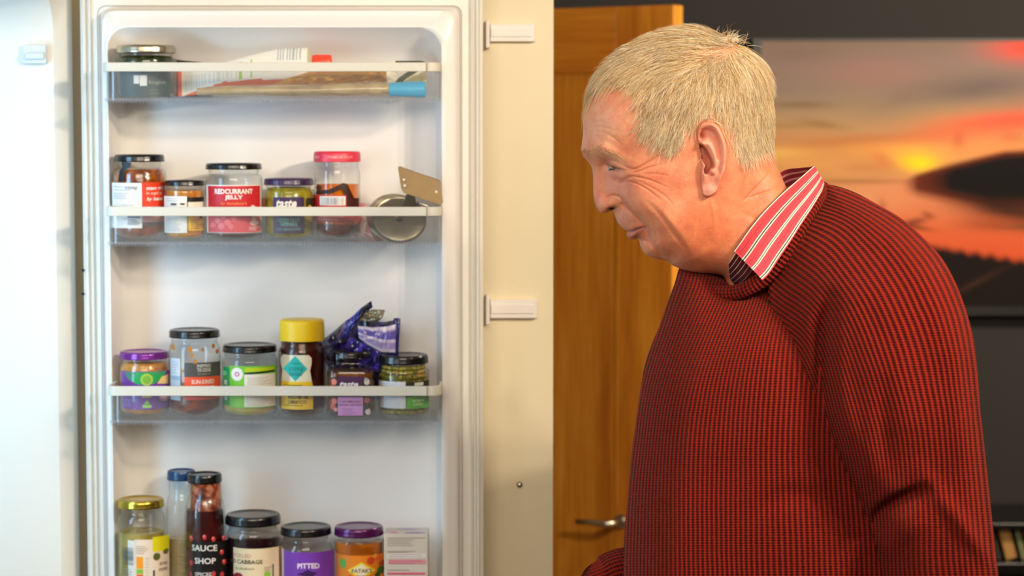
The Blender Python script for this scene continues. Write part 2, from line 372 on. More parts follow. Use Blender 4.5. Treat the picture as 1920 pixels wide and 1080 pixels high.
# door bins
YB = 2.922
BINS = [(193, 823, 117, 134, 190), (198, 827, 388, 405, 459), (202, 825, 724, 742, 794), (206, 825, 1096, 1114, 1175)]
FLOORZ = []
for bi, (u0, u1, v0, v1, vb) in enumerate(BINS):
    xa, xb = P(u0, v0, YB).x, P(u1, v0, YB).x
    zr1, zr0 = P(500, v0, YB).z, P(500, v1, YB).z; z0 = P(500, vb, YB).z
    xbk0, xbk1 = lx0+.006, lx1-.006
    def path(i, back=YF+.035):
        r = .012; pts = [(xa+i+.001, back), (xa+i, YB+.02)]
        for k in range(7):
            t = PI+PI/2*k/6; pts.append((xa+i+r+r*math.cos(t), YB+i+r+r*math.sin(t)))
        for k in range(7):
            t = 3*PI/2+PI/2*k/6; pts.append((xb-i-r+r*math.cos(t), YB+i+r+r*math.sin(t)))
        return pts+[(xb-i, YB+.02), (xb-i-.001, back)]
    yb_ = ya+.002
    pb = path(.003, yb_)
    w_ = strip(pb, .0022, z0+.001, zr0+.002)
    # floor with a rolled front lip
    fl = [(x, y) for x, y in pb]
    w_.loft([[(x, y, z0+.0015) for x, y in fl]+[(xbk1, YF+.04, z0+.0015), (xbk0, YF+.04, z0+.0015)],
             [(x, y, z0+.004) for x, y in fl]+[(xbk1, YF+.04, z0+.004), (xbk0, YF+.04, z0+.004)]], True, True)
    o = w_.build('door_bin', CLEAR, fr, auto=40)
    o['label'] = 'clear plastic door rack with a pale rim strip'
    rim = strip(path(0, yb_), .0036, zr0, zr1).build('rim_strip', RIM, o, bevel=.0008)
    # end clip on the right and moulded foot lip
    MB().box(P(800, v0, YB).x, P(801.5, v0, YB).x, YB-.0035, YB-.0015, zr0+.0003, zr1-.0003).build('rim_joint', plain('joint_brown%d' % bi, '#a58a6a', .5), o)
    lip = MB()
    x = xa+.004
    lip.box(xa+.002, xb-.002, YB-.0005, YB+.004, z0+.0005, z0+.004)
    while x < xb-.006:
        lip.box(x, x+.002, YB-.0015, YB+.003, z0-.002, z0+.002); x += .0042
    q = lip.build('ribbed_lip', clear('lip_plastic%d' % bi, '#fafbfc', '#c8ced2', 1, .1, .08, '#e2e4ea'), o); q['kind'] = 'stuff'
    FLOORZ.append(z0+.0045)
# ------------------------------------------------------------------ cupboard door panel behind it
YP = 3.10
cp = thing('cupboard_door', 'cream laminate cupboard door standing open behind the fridge door', 'cupboard door', (-.2, YP+.01, 0))
xe = P(1037.5, 400, YP).x
MB().box(P(112, 400, YP).x, xe, YP, YP+.018, .30, 1.98).build('panel', CREAM, cp, bevel=.0012)
slp = plain('slider_plastic', '#e9e2dc', .4)
for v0, v1, ue in ((45, 78, 1003), (562, 597, 1007)):
    b = prism_uv(MB(), 919, ue, v0, v1, YP-.010, YP).build('slide_rail', slp, cp, bevel=.0012)
    m = P(950, (v0+v1)/2, YP-.01).z; h = (P(950, v0, YP).z-P(950, v1, YP).z)/2
    prism_uv(MB(), 921, ue-6, v0+9, v1-9, YP-.0118, YP-.008).build('rail_insert', slp, b, bevel=.0006)
    prism_uv(MB(), 910.5, 918, v0-8, v1+12, YP-.030, YP).build('slide_clip', slp, b, bevel=.0015)
p = P(974, 909, YP)
k = MB().lathe([(0, -.0035), (.003, -.0033), (.0042, -.002), (.0046, 0)], 20, 0, 0, True, True)
o = k.build('screw_cover', plain('steel_screw', '#b9b4a4', .25, 1), cp, smooth=True); o.matrix_parent_inverse = Matrix(); o.location = p-cp.location; o.rotation_euler = (-PI/2, 0, 0)
# ------------------------------------------------------------------ oak door ajar
od = thing('oak_door', 'warm oak panelled door standing ajar beyond the cupboard door', 'door', (0, 0, 0))
ang = math.atan2(-.157, .237)
pr = P(1262, 300, 4.2)
def oakbox(mb, a0, a1, t0, t1, z0, z1):       # a: distance left of the leading edge, t: depth behind the face
    c, s = math.cos(ang), math.sin(ang); vs = []
    for z in (z0, z1):
        for a, t in ((a1, t0), (a0, t0), (a0, t1), (a1, t1)):
            vs.append((pr.x-a*c-t*s, pr.y-a*s+t*c, z))
    return mb.add(vs, [(0, 3, 2, 1), (4, 5, 6, 7), (0, 1, 5, 4), (1, 2, 6, 5), (2, 3, 7, 6), (3, 0, 4, 7)])
zt = P(1262, 9, 4.2).z
oakbox(MB(), 0, .125, 0, .035, .01, zt).build('stile', OAK_V, od, bevel=.002)
oakbox(MB(), .64, .765, 0, .035, .01, zt).build('stile', OAK_V, od, bevel=.002)
oakbox(MB(), .125, .64, .0004, .0346, zt-.125, zt).build('rail', OAK_H, od, bevel=.002)
oakbox(MB(), .125, .64, .0004, .0346, .01, .22).build('rail', OAK_H, od, bevel=.002)
oakbox(MB(), .122, .643, .005, .030, .2, zt-.12).build('door_panel', OAK_V, od)
def oakp(a, t, z): c, s = math.cos(ang), math.sin(ang); return Vector((pr.x-a*c-t*s, pr.y-a*s+t*c, z))
hz = P(1160, 972, 4.28).z
ha = .105
rz = MB(); q = oakp(ha, 0, hz)
h = MB().tube([oakp(ha, .002, hz), oakp(ha, -.012, hz)], [.014, .013], 20).build('handle_rose', STEEL, od, auto=40)
MB().tube([oakp(ha, -.01, hz), oakp(ha, -.045, hz), oakp(ha+.012, -.052, hz), oakp(ha+.04, -.052, hz), oakp(ha+.075, -.050, hz-.002)], [.007, .007, .007, .006, .005], 12).build('lever', STEEL, h, smooth=True)
# ------------------------------------------------------------------ sunset picture
YW = 4.86
pu0, pu1, pv0, pv1 = 1427, 2260, 76, 574
A = P(pu0, pv0, YW); B = P(pu1, pv1, YW); z_t, z_b = A.z, B.z
pic = thing('wall_picture', 'large photograph of a red sunset over water, black edged, on the dark wall', 'picture', ((A.x+B.x)/2, YW, z_b))
nx, nz = 260, 150
uu, vv = np.meshgrid(np.linspace(pu0, pu1, nx), np.linspace(pv0, pv1, nz))
def ramp(t, stops):
    ks = [s[0] for s in stops]; cs = np.array([H(s[1])[:3] for s in stops])
    return np.stack([np.interp(t, ks, cs[:, i]) for i in range(3)], -1)
wob = 14*np.sin(uu/90)+8*np.sin(uu/37+vv/60)+6*np.sin(uu/61-vv/23)
col = ramp(vv+.5*wob, [(76, '#7c6a60'), (120, '#84706a'), (160, '#857468'), (200, '#978066'), (235, '#b08a60'), (270, '#bb8150'), (300, '#cf9558'), (325, '#c28a58'), (345, '#d08860'), (380, '#d47f58'), (430, '#cc6038'), (500, '#c44c28'), (580, '#a83c20')])
def blob(cu, cv, su, sv, c, a=1.0, rot=0.0, p=2):
    global col
    du, dv = uu-cu, vv-cv; r_ = math.radians(rot); x = du*math.cos(r_)+dv*math.sin(r_); y = -du*math.sin(r_)+dv*math.cos(r_)
    w = (a*np.exp(-(np.abs(x/su)**p+np.abs(y/sv)**p)))[..., None]; col = col*(1-w)+w*np.array(H(c)[:3])
blob(1500, 100, 60, 12, '#77625c', .6); blob(1640, 140, 110, 30, '#9a6e66', .5); blob(1830, 165, 130, 26, '#665a5a', .85, -6); blob(1700, 180, 60, 14, '#7d685c', .5, -20)
blob(1920, 90, 70, 25, '#e0473a', .9); blob(2050, 100, 90, 40, '#c94a38', .7); blob(1500, 196, 60, 7, '#6d553c', .6); blob(1540, 232, 45, 7, '#7b5c3c', .6, 8); blob(1480, 235, 60, 5, '#8e6a40', .5)
blob(1900, 225, 150, 20, '#e2503c', .9, -4); blob(1780, 250, 140, 14, '#d86a48', .7, -8); blob(2100, 200, 140, 30, '#b8463a', .7); blob(1600, 262, 100, 9, '#b0693e', .6, -5)
blob(1715, 297, 42, 20, '#f4c02c', 1); blob(1725, 305, 26, 14, '#ffd21c', 1); blob(1690, 280, 110, 14, '#e8a850', .6); blob(1460, 285, 60, 12, '#e6b860', .6); blob(1850, 275, 80, 20, '#ea9058', .7)
blob(1655, 300, 26, 14, '#c87448', .7, 30); blob(1620, 312, 50, 10, '#b8764c', .6); blob(1600, 339, 120, 4, '#96603c', .8); blob(1795, 262, 12, 16, '#c0583a', .6); blob(1890, 255, 20, 10, '#c9603c', .5); blob(1580, 380, 90, 26, '#cf9468', .8)
# headland: dark hill and its reflection
hill = 330-52*np.clip((uu-1700)/180, 0, 1)**.8-12*np.clip((uu-1880)/200, 0, 1); low = 345+36*np.clip((uu-1700)/160, 0, 1)**.9
w = (np.clip((vv-hill)/9, 0, 1)*np.clip((low+22-vv)/20, 0, 1)*np.clip((uu-1690)/30, 0, 1))[..., None]; col = col*(1-w)+w*np.array(H('#5e2412')[:3])
w = (np.clip((vv-hill-7)/12, 0, 1)*np.clip((low+8-vv)/22, 0, 1)*np.clip((uu-1722)/60, 0, 1))[..., None]; col = col*(1-w)+w*np.array(H('#080505')[:3])
blob(1900, 396, 110, 22, '#1a100a', .9, 6); blob(2050, 410, 130, 30, '#20140e', .9); blob(1850, 420, 60, 12, '#8e4424', .6); blob(1930, 425, 60, 6, '#4a3a20', .6)
blob(1715, 415, 26, 6, '#5a2818', .85, -12); blob(1718, 425, 30, 4, '#3a1a12', .8, 10); blob(1690, 425, 16, 5, '#5a2818', .7, 40); blob(1740, 402, 12, 5, '#7a3a20', .8, 20); blob(1655, 385, 7, 14, '#9a4c2c', .6, -10)
# dark foreshore, slanting down to the right
edge = 452+(uu-1740)*.17+2.5*np.sin(uu/4.5)*np.clip((uu-1760)/60, 0, 1)
w = (np.clip((vv-edge)/14, 0, 1))[..., None]; col = col*(1-w)+w*np.array(H('#150c0b')[:3])
blob(1830, 530, 60, 5, '#4a2a20', .5, -28)
X = np.linspace(A.x, B.x, nx); Z = np.linspace(z_t, z_b, nz); gx, gz = np.meshgrid(X, Z)
def gridmesh(name, pts, colors, mat, parent, closed=False):
    h_, w__ = pts.shape[:2]; me = bpy.data.meshes.new(name)
    idx = np.arange(h_*w__).reshape(h_, w__)
    q = np.stack([idx[:-1, :-1], idx[1:, :-1], idx[1:, 1:], idx[:-1, 1:]], -1).reshape(-1, 4)
    me.from_pydata(pts.reshape(-1, 3).tolist(), [], q.tolist())
    ca = me.color_attributes.new('Col', 'FLOAT_COLOR', 'POINT'); c4 = np.concatenate([colors.reshape(-1, 3), np.ones((h_*w__, 1))], 1)
    ca.data.foreach_set('color', c4.astype(np.float32).ravel()); me.materials.append(mat)
    o = bpy.data.objects.new(name, me); COL.objects.link(o)
    if parent: o.parent = parent; o.matrix_parent_inverse = Matrix.Translation(-Vector(parent.location))
    return o
gridmesh('print', np.stack([gx, np.full_like(gx, YW-.001), gz], -1), col, vcmat('photo_print', .6, spec=.12), pic)
bw = .018
fm = MB()
MB().box(A.x-.001, B.x+.001, YW, YW+.03, z_b-.001, z_t+.001).build('backing', BLACKP, pic)
FRM = plain('black_frame', '#060606', .4)
MB().box(A.x-bw, A.x, YW-.006, YW+.032, z_b-bw, z_t+.004).build('frame_side', FRM, pic)
MB().box(B.x, B.x+bw, YW-.006, YW+.032, z_b-bw, z_t+.004).build('frame_side', FRM, pic)
MB().box(A.x, B.x, YW-.006, YW+.032, z_b-bw-.002, z_b).build('frame_bottom', FRM, pic)
MB().box(A.x, B.x, YW-.006, YW+.032, z_t, z_t+.004).build('frame_top', FRM, pic)
# ------------------------------------------------------------------ low bookcase with leaning books
YK = 4.62
kz0 = P(1880, 1056, YK).z; kz1 = P(1880, 992, YK).z
bk = thing('bookcase', 'black low bookcase under the sunset picture', 'bookcase', (1.25, YK+.1, 0))
kx0, kx1 = .80, 1.75
MB().box(kx0, kx1, YK, YK+.24, kz0-.022, kz0).build('shelf_board', BLACKP, bk, bevel=.002)
MB().box(kx0, kx1, YK, YK+.24, kz1-.001, kz1+.012).build('top_board', BLACKP, bk, bevel=.002)
for x in (kx0-.02, kx1): MB().box(x, x+.02, YK, YK+.24, 0, kz1+.012).build('side_board', BLACKP, bk, bevel=.002)
MB().box(kx0, kx1, YK+.225, YK+.24, 0, kz1).build('back_board', BLACKP, bk)
MB().box(kx0, kx1, YK, YK+.24, .08, .10).build('shelf_board', BLACKP, bk)
ws = kz1-kz0
cols = ['#7a6a42', '#2c2a24', '#a5793e', '#6e7250', '#b07f45', '#2a241c', '#8c7448', '#54503a']
lbls = ['olive-backed book leaning in the black bookcase, nearest the man', 'thin dark book leaning in the black bookcase', 'tan-backed book leaning in the black bookcase', 'grey-green book leaning in the black bookcase', 'ochre-backed book at the right edge of the bookcase', 'dark brown book beyond the ochre book', 'khaki book beyond the dark brown one', 'slate-olive book at the far end of the row']
x = P(1848, 1000, YK).x; tilt = math.radians(-15)
for i, c in enumerate(cols):
    w_ = [.024, .012, .026, .014, .024, .012, .024, .02][i]; hh = ws*.9
    t = thing('book', lbls[i], 'book', (x, YK+.03, kz0+.0005), 'books in the low bookcase')
    m = plain('book_cloth%d' % i, c, .6)
    for nm, (bx0, bx1, by0, by1, bz0, bz1), mm in (('spine', (0, w_, 0, .003, 0, hh), m), ('cover', (0, .002, 0, .14, 0, hh), m), ('cover', (w_-.002, w_, 0, .14, 0, hh), m), ('pages', (.002, w_-.002, .003, .136, .003, hh-.003), plain('pages%d' % i, '#cfc4a4', .8))):
        o = MB().box(bx0, bx1, by0, by1, bz0, bz1).build(nm, mm, None); o.parent = t
    t.rotation_euler = (0, tilt, 0)
    x += w_/math.cos(tilt)+.006
# ------------------------------------------------------------------ jars and bottles in the door racks
BF = FLOORZ
LIDS = {}
def lidmat(c, rough=.25, metal=0):
    k = (c, rough, metal)
    if k not in LIDS: LIDS[k] = plain('lid_'+c.strip('#'), c, rough, metal, spec=.6, coat=.08 if not metal else 0)
    return LIDS[k]
FOODS = {}
def food(key, *a, **k):
    if key not in FOODS: FOODS[key] = chunks('food_'+key, *a, **k)
    return FOODS[key]
def jar(name, label, cat, u0, u1, vb, bin_, Yc, lid, vs, fill, fmat, group, glass=None, rb=.008, sq=0, vneck=None, neck=.86, domed=False, foodname='contents', lidlug=True, lw=None):
    """u0 u1: body sides; lid=(u0,u1,vtop,vbot,mat); vs: where the shoulder reaches full width; fill: top of the food"""
    R = (u1-u0)/2/FPX*Yc; uc = (u0+u1)/2; x = P(uc, vb, Yc).x
    z0 = BF[bin_] if bin_ is not None else P(uc, vb, Yc-R).z
    t = thing(name, label, cat, (x, Yc, z0), group)
    zz = lambda v, r=R: P(uc, v, Yc-r).z
    lr = (lid[1]-lid[0])/2/FPX*Yc
    zl0 = zz(lid[3], lr); 
    zl1 = P(uc, lid[2], Yc).z
    # seen from above the far rim is the top of the outline, from below the near rim
    zl1 = P(uc, lid[2], Yc+(lr if zl1 < CAMZ else -lr)*.9).z
    zs = zz(vs); rn = lr*neck*.98
    prof = [(0, z0), (R-rb*1.1, z0), (R-rb*.35, z0+rb*.35), (R, z0+rb*1.1), (R, (z0+zs)/2), (R, zs-.002)]
    for k in range(1, 7):
        a = PI/2*k/6; prof.append((rn+(R-rn)*math.cos(a), zs+(zl0-.004-zs)*.75*math.sin(a)))
    prof += [(rn, zl0-.003), (rn*1.03, zl0-.002), (rn, zl0), (rn, zl1-.003)]
    gm = glass or GLASS
    fnq = None
    g = MB().lathe(prof, 48, x, Yc, True, False, sq=sq).build('glass', gm, t, smooth=True)
    if fmat:
        zf = zz(fill, R-.003); Ri = R-.0022; ip = [(0, z0+.003), (Ri-rb, z0+.003), (Ri-.001, z0+.003+rb*.6), (Ri, z0+rb*1.3)]
        def rad(z):
            if z < zs: return Ri
            s_ = min(1, (z-zs)/max(1e-5, (zl0-.004-zs)*.75)); return max(rn-.002, rn-.0022+(R-rn)*math.sqrt(max(0, 1-s_*s_)))
        n = 8
        for k in range(1, n+1):
            z = z0+rb*1.3+(zf-z0-rb*1.3)*k/n; ip.append((rad(z), z))
        ip.append((rad(zf)*.6, zf+.001)); ip.append((0, zf-.0005))
        MB().lathe(ip, 48, x, Yc, False, False, sq=sq).build(foodname, fmat, t, auto=50)
    h = zl1-zl0
    lm = lid[4]
    lp = [(lr*.90, zl0), (lr*.985, zl0), (lr, zl0+.0012), (lr, zl0+h*.2), (lr*.985, zl0+h*.35), (lr*.99, zl0+h*.6), (lr*.975, zl1-h*.18), (lr*.94, zl1-h*.03), (lr*.90, zl1), (lr*.84, zl1-.0006), (lr*.80, zl1-.0016), (lr*.5, zl1-.0014), (0, zl1-.0014)]
    if domed: lp = [(lr*.93, zl0), (lr, zl0+.0006), (lr, zl1-.004), (lr*.985, zl1-.0015), (lr*.93, zl1), (lr*.8, zl1+.0003), (0, zl1+.0003)]
    fn = (lambda a, z: 1+.004*math.cos(26*a) if z < zl1-h*.3 else 1) if lidlug and not domed else ((lambda a, z: 1+.006*math.cos(60*a) if z < zl1-.004 else 1) if domed else None)
    MB().lathe(lp, 96 if not domed else 180, x, Yc, True, False, fn=fn).build('lid', lm, t, auto=40)
    return t, Label(uc, Yc, R, sq=sq)
G1, G2, G3, G4 = ('jars and tubes in the top door rack', 'jars in the second door rack', 'jars in the third door rack', 'jars and bottles in the lowest door rack')
BLK = lidmat('#0d0d0f')
# ---- top rack
t, lb = jar('pickle_jar', 'round jar of dark green pickles with a silver lid, in the top rack', 'jar', 219, 331, 181, 0, 2.978, (216, 327, 83.5, 98, lidmat('#c9bfa6', .3, 1)), 112, 104, food('pickle', '#141d0c', '#4a5426', 120, c3='#232e14'), G1, neck=.9)
lb.rect(232, 322, 134, 182, '#3c4f52').rect(256, 266, 141, 157, '#e8e0d8').rect(267, 280, 141, 161, '#e8e0d8').text('English', 300, 155, 34, 8, '#9aa890', .01).lines(284, 312, 168, 174, 2, '#7a8a78').done(t)
# puree tube lying with its crimped tail to the left
def tube_body(name, pts, halfw, halfd, mat, parent, colfn=None, n=20):
    mb = MB(); rings = []
    for p, hw, hd in zip(pts, halfw, halfd):
        rings.append([(p[0]+0*hw, p[1]+hd*math.cos(2*PI*j/n), p[2]+hw*math.sin(2*PI*j/n)) for j in range(n)])
    if colfn:
        for i in range(len(rings)-1):
            for j in range(n):
                k = (j+1) % n; mb.col = H(colfn(i/(len(rings)-1), math.sin(2*PI*(j+.5)/n))); mb.add([rings[i][j], rings[i][k], rings[i+1][k], rings[i+1][j]], [(0, 3, 2, 1)])
        return mb.build(name, mat, parent, smooth=True)
    mb.loft(rings, True, True); return mb.build(name, mat, parent, smooth=True)
def UV(u, v, Y): return P(u, v, Y)
Y1 = 2.985; m1 = Y1/FPX
t1 = thing('puree_tube', 'white and orange-red squeeze tube with a red cap, tilted in the top rack', 'tube', tuple(UV(335, 178, Y1)), G1)
cen = [(334, 156, 25), (338, 156, 25), (344, 155, 25), (375, 152, 25.5), (420, 143, 26), (470, 134.5, 31), (520, 128.5, 37), (560, 127, 37), (577, 126.5, 36.5), (581, 124, 30), (588, 119, 12)]
pp = [UV(u, v, Y1+.004*i*.4) for i, (u, v, w) in enumerate(cen)]
# dense resample for clean colour bands
us = np.linspace(0, len(cen)-1, 160); C_ = np.array(cen, float); ci = [np.interp(us, range(len(cen)), C_[:, k]) for k in range(3)]
dd = np.interp(ci[0], [334, 345, 400, 560, 580, 588], [.0012, .0016, .008, .017, .015, .006])
pts = [UV(a, b, Y1+.006) for a, b in zip(ci[0], ci[1])]
def tcol(t, s):
    u = ci[0][min(159, int(t*159))]
    if u < 341: return '#f0653e'
    if u < 345: return '#f4efe2'
    if u > 577: return '#c9c2aa'
    thr = np.interp(u, [345, 372, 420, 480, 560], [-.97, -.62, -.42, -.5, -.6])
    if s < thr: return '#f2744a'
    if s < thr+.10: return '#f8f0ea'
    if 448 < u < 455 or 470 < u < 474: return '#a7cf68' if s < .7 else '#f2efe2'
    if u > 520 and s > .35 and u < 565 and int(u/3) % 2: return '#b9c2c2'
    if u < 450 and s < .5 and int(u/2.5) % 2 and s > thr+.2: return '#dcdad4'
    return '#f3efe4'
tube_body('tube_body', pts, ci[2]*m1, dd, vcmat('tube_print', .35), t1, tcol, 64)
MB().tube([UV(587, 117.5, Y1+.006), UV(591, 117.5, Y1+.006), UV(620, 117, Y1+.006), UV(622, 117, Y1+.006)], [.0098, .0108, .0102, .0085], 20).build('cap', plain('red_cap', '#ff4a30', .4), t1, auto=50)
# translucent tan tube with blue cap along the front
Y2 = 2.952; m2 = Y2/FPX
t2 = thing('sauce_tube', 'clear tube of tan sauce with blue cap, lying in the top rack', 'tube', tuple(UV(560, 181, Y2)), G1)
cen2 = np.array([(370, 172, 7, .006), (395, 171, 9, .009), (450, 170, 10, .012), (560, 170, 11.5, .014), (650, 168, 13, .014), (700, 167, 14.5, .013), (726, 167, 13, .011), (732, 167, 11, .009)])
us = np.linspace(0, 7, 60); c2 = [np.interp(us, range(8), cen2[:, k]) for k in range(4)]
wv = .9+.12*np.sin(us*5.1)+.06*np.sin(us*13)
pts = [UV(a, b, Y2) for a, b in zip(c2[0], c2[1])]
tube_body('tube_body', pts, c2[2]*m2*wv*.92, c2[3]*.85, food('tan', '#a8894e', '#dccaa0', 30, c3='#c8ae74', rough=.3), t2, None, 24)
tube_body('tube_wall', pts, c2[2]*m2, c2[3], clear('tube_clear', '#fbf7ee', '#cfc6b0', 1, .1, .12, '#f0e8d8'), t2, None, 24)
cap = MB(); rr = []
for u, hw in ((730, 13), (732, 13.5), (790, 16), (797, 15.6), (798.5, 13)):
    r_ = hw*m2*.98; p = UV(u, 167, Y2); rr.append([(p.x, p.y+r_*math.cos(2*PI*j/24), p.z-.0005+r_*math.sin(2*PI*j/24)*.98) for j in range(24)])
cap.loft(rr, True, True).build('cap', plain('blue_cap', '#3fb4e2', .4), t2, auto=50)
# crumpled gold foil tube behind it
def crumple(name, outline, Y, depth, mat, parent, seed=0, amp=.004, nu=34, nv=16, colfn=None):
    """a crumpled packet: grid between upper and lower outline curves, front and back skins"""
    top, bot = outline; r = np.random.default_rng(seed)
    S = np.linspace(0, 1, nu); T = np.linspace(0, 1, nv)
    tu = np.interp(S, np.linspace(0, 1, len(top)), [p[0] for p in top]); tv = np.interp(S, np.linspace(0, 1, len(top)), [p[1] for p in top])
    bu = np.interp(S, np.linspace(0, 1, len(bot)), [p[0] for p in bot]); bv = np.interp(S, np.linspace(0, 1, len(bot)), [p[1] for p in bot])
    ph = r.uniform(0, 6, 8); fr_ = r.uniform(4, 15, 8); an = r.uniform(0, PI, 8)
    mb = MB(); V = {}
    def pos(i, j, side):
        s_, t_ = S[i], T[j]; u = tu[i]*(1-t_)+bu[i]*t_; v = tv[i]*(1-t_)+bv[i]*t_
        e = (max(0, 1-abs(2*s_-1)**3)*max(0, 1-abs(2*t_-1)**2.4))**.5
        n_ = sum(abs(math.sin((s_*math.cos(an[k])*2+t_*math.sin(an[k]))*fr_[k]+ph[k])) for k in range(8))/8-.6
        return P(u, v, Y+side*depth*e*.5+n_*amp*4*(e*.8+.2))
    for side in (-1, 1):
        for i in range(nu-1):
            for j in range(nv-1):
                if colfn: mb.col = H(colfn(S[i], T[j], side))
                q = [pos(i, j, side), pos(i+1, j, side), pos(i+1, j+1, side), pos(i, j+1, side)]
                mb.add(q, [(0, 3, 2, 1) if side < 0 else (0, 1, 2, 3)])
    o = mb.build(name, mat, parent); bm = bmesh.new(); bm.from_mesh(o.data); bmesh.ops.remove_doubles(bm, verts=bm.verts, dist=.00005); bm.to_mesh(o.data); bm.free()
    o.data.polygons.foreach_set('use_smooth', [True]*len(o.data.polygons)); o.data.set_sharp_from_angle(angle=math.radians(28))
    return o
GOLD = plain('gold_foil', '#d69a3a', .4, .45, var=.3, vscale=40, bump=.4, bscale=120)
t3 = thing('gold_packet', 'crumpled gold foil packet behind the clear tube in the top rack', 'packet', tuple(UV(620, 165, 2.98)), G1)
crumple('foil', ([(505, 160), (540, 146), (575, 136), (640, 132), (700, 131), (724, 132)], [(505, 166), (560, 166), (620, 163), (670, 160), (725, 156), (726, 158)]), 2.975, .02, GOLD, t3, 3)
t4 = thing('seasoning_sachet', 'small white and green sachet tucked at the right end of the top rack', 'sachet', tuple(UV(760, 165, 3.0)), G1)
crumple('sachet', ([(690, 118), (722, 116), (745, 114), (790, 114), (797, 116)], [(700, 165), (730, 168), (750, 172), (780, 172), (800, 165)]), 3.0, .01, vcmat('sachet_print', .4), t4, 8, .0025, 60, 36,
        lambda s, t, d: '#3a4228' if (abs((s-.35)-(.9-t)*.55) < .06 or (t < .06 and s > .45)) else ('#f0dc9a' if s > .62 and t > .4 else '#eee6d2'))
t5 = thing('herb_packet', 'flat dark red and green packet behind the puree tube in the top rack', 'packet', tuple(UV(360, 178, 3.02)), G1)
crumple('wrapper', ([(326, 111), (340, 113), (360, 115), (385, 117), (400, 119)], [(326, 181), (340, 181), (360, 181), (385, 181), (400, 181)]), 3.022, .006, vcmat('herb_print', .4), t5, 5, .001, 20, 14, lambda s, t, d: '#c23a2c' if s < .25 and t > .02 else '#20281c')
# ---- second rack
AMB = food('amber', '#6a2c0a', '#b8641c', 70, c3='#8a430f', rough=.15)
t, lb = jar('ginger_jar', 'tall stem ginger jar with white and red label, far left of second rack', 'jar', 213, 313, 450, 1, 2.98, (218, 312, 289, 304, BLK), 332, 318, AMB, G2, rb=.012)
lb.rect(213.4, 268, 343, 428, '#f0ece6').rect(268, 310, 342, 387, '#ec3f1f').rect(268, 310, 387, 417, '#c98a7c').rect(268, 312, 417, 423, '#5a4a48')
lb.text('stem gin', 292, 354, 36, 9, '#f8efe8', .03, .25).text('in sugar sy', 292, 363, 36, 7, '#f6d8c8', .01, .25).text("by Sainsb", 293, 374, 36, 8, '#f8efe8', .03, .25)
lb.lines(217, 262, 350, 356, 2, '#a8a4a8').text('350g', 248, 353, 24, 7, '#a09ca0').lines(217, 250, 362, 372, 4, '#bdb8b4').lines(232, 262, 384, 410, 2, '#c8c4be').rect(242, 264, 405, 409, '#8c8c90').lines(242, 264, 412, 420, 4, '#77777c').done(t)
MB_ = Label(263, 2.98, P(313, 540, 2.98).x-P(263, 540, 2.98).x)
sl = MB_; sl.k = 3; sl.poly([(232, 303), (250, 305), (247, 312), (236, 322), (236, 341), (226, 341), (228, 320), (236, 312)], '#10191e').done(t, 'seal_strip')
t, lb = jar('mustard_jar', 'small square-labelled jar of orange mustard with a black lid, second rack', 'jar', 309.5, 384.5, 449, 1, 2.965, (310, 385, 337, 349, BLK), 360, 358, food('mustard', '#b5691c', '#e09a34', 60), G2, rb=.006, neck=.92)
lb.rect(310.5, 352, 368, 437, '#f0ece4').rect(352, 384, 370, 379, '#0e0e0c').rect(354, 384, 379, 433, '#f4c228').rect(354, 384, 379, 389, '#f2ead8').rect(323, 333, 381, 385, '#4c4c48').rect(340, 348, 381, 384, '#15130f').lines(314, 348, 372, 376, 2, '#c4c0b8')
lb.lines(314, 346, 410, 432, 8, '#b8b6b2').rect(374, 379, 405, 411, '#3a2c10').rect(368, 382, 420, 430, '#c89018').lines(358, 376, 412, 428, 5, '#8a6410').done(t)
t, lb = jar('redcurrant_jar', 'redcurrant jelly jar with black lid and wide red label, second rack', 'jar', 386, 493, 450, 1, 2.972, (386.5, 492, 305, 318.5, BLK), 338, 440, food('redcurrant', '#2a1210', '#5a1e18', 60), G2, rb=.006, neck=.9)
lb.rect(390, 491, 347, 437, '#f2e6e0').rect(393, 488, 349, 388, '#cf2430').rect(393, 488, 388, 436, '#e0505a').text('REDCURRANT', 440, 359, 74, 9.5, '#fdf4ec', .035).text('JELLY', 440, 371, 33, 9.5, '#fdf4ec', .035).text("by Sainsbury's", 440, 382, 48, 6.5, '#f4a048', .01, .25)
for u, v, r in ((410, 414, 5), (417, 424, 6), (428, 417, 6), (440, 409, 5), (402, 422, 5), (422, 406, 4), (434, 425, 5)): lb.disc(u, v, r, '#ee7a80'); lb.k -= 1
lb.k += 1; lb.disc(474, 389, 4, '#f6e2dc').disc(476, 398, 5, '#f6dcd8').rect(472, 480, 405, 418, '#f2c8c4').disc(476, 419, 8, '#f2c8c4', 5).lines(466, 486, 426, 431, 3, '#f6dcd8').done(t)
t, lb = jar('tapenade_jar', 'low jar of green olive tapenade with a dark purple lid, second rack', 'jar', 494, 590, 450, 1, 2.978, (495.5, 589, 333, 348, lidmat('#39204a', .3)), 360, 353, food('tapenade', '#6a6212', '#b8a832', 50, c3='#968a1e'), G2, rb=.008, neck=.9)
lb.rect(514, 571, 370, 438, '#402a54').text('taste', 538, 382, 38, 15, '#f6f0e6', .03, .3).text('GREEN OLIVE', 542, 412, 42, 7, '#58a894', .02).text('TAPENADE', 542, 420, 32, 7.5, '#58a894', .03).text('WITH LEMON & CAPERS', 542, 430, 44, 4.5, '#58a894', .01).rect(575, 589, 372, 400, '#2c2a18').rect(494.5, 500, 372, 404, '#a0501c').disc(580, 388, 3, '#c8b02c').done(t)
RG = food('chilli', '#3c1408', '#8a3a12', 60, c3='#5c200c')
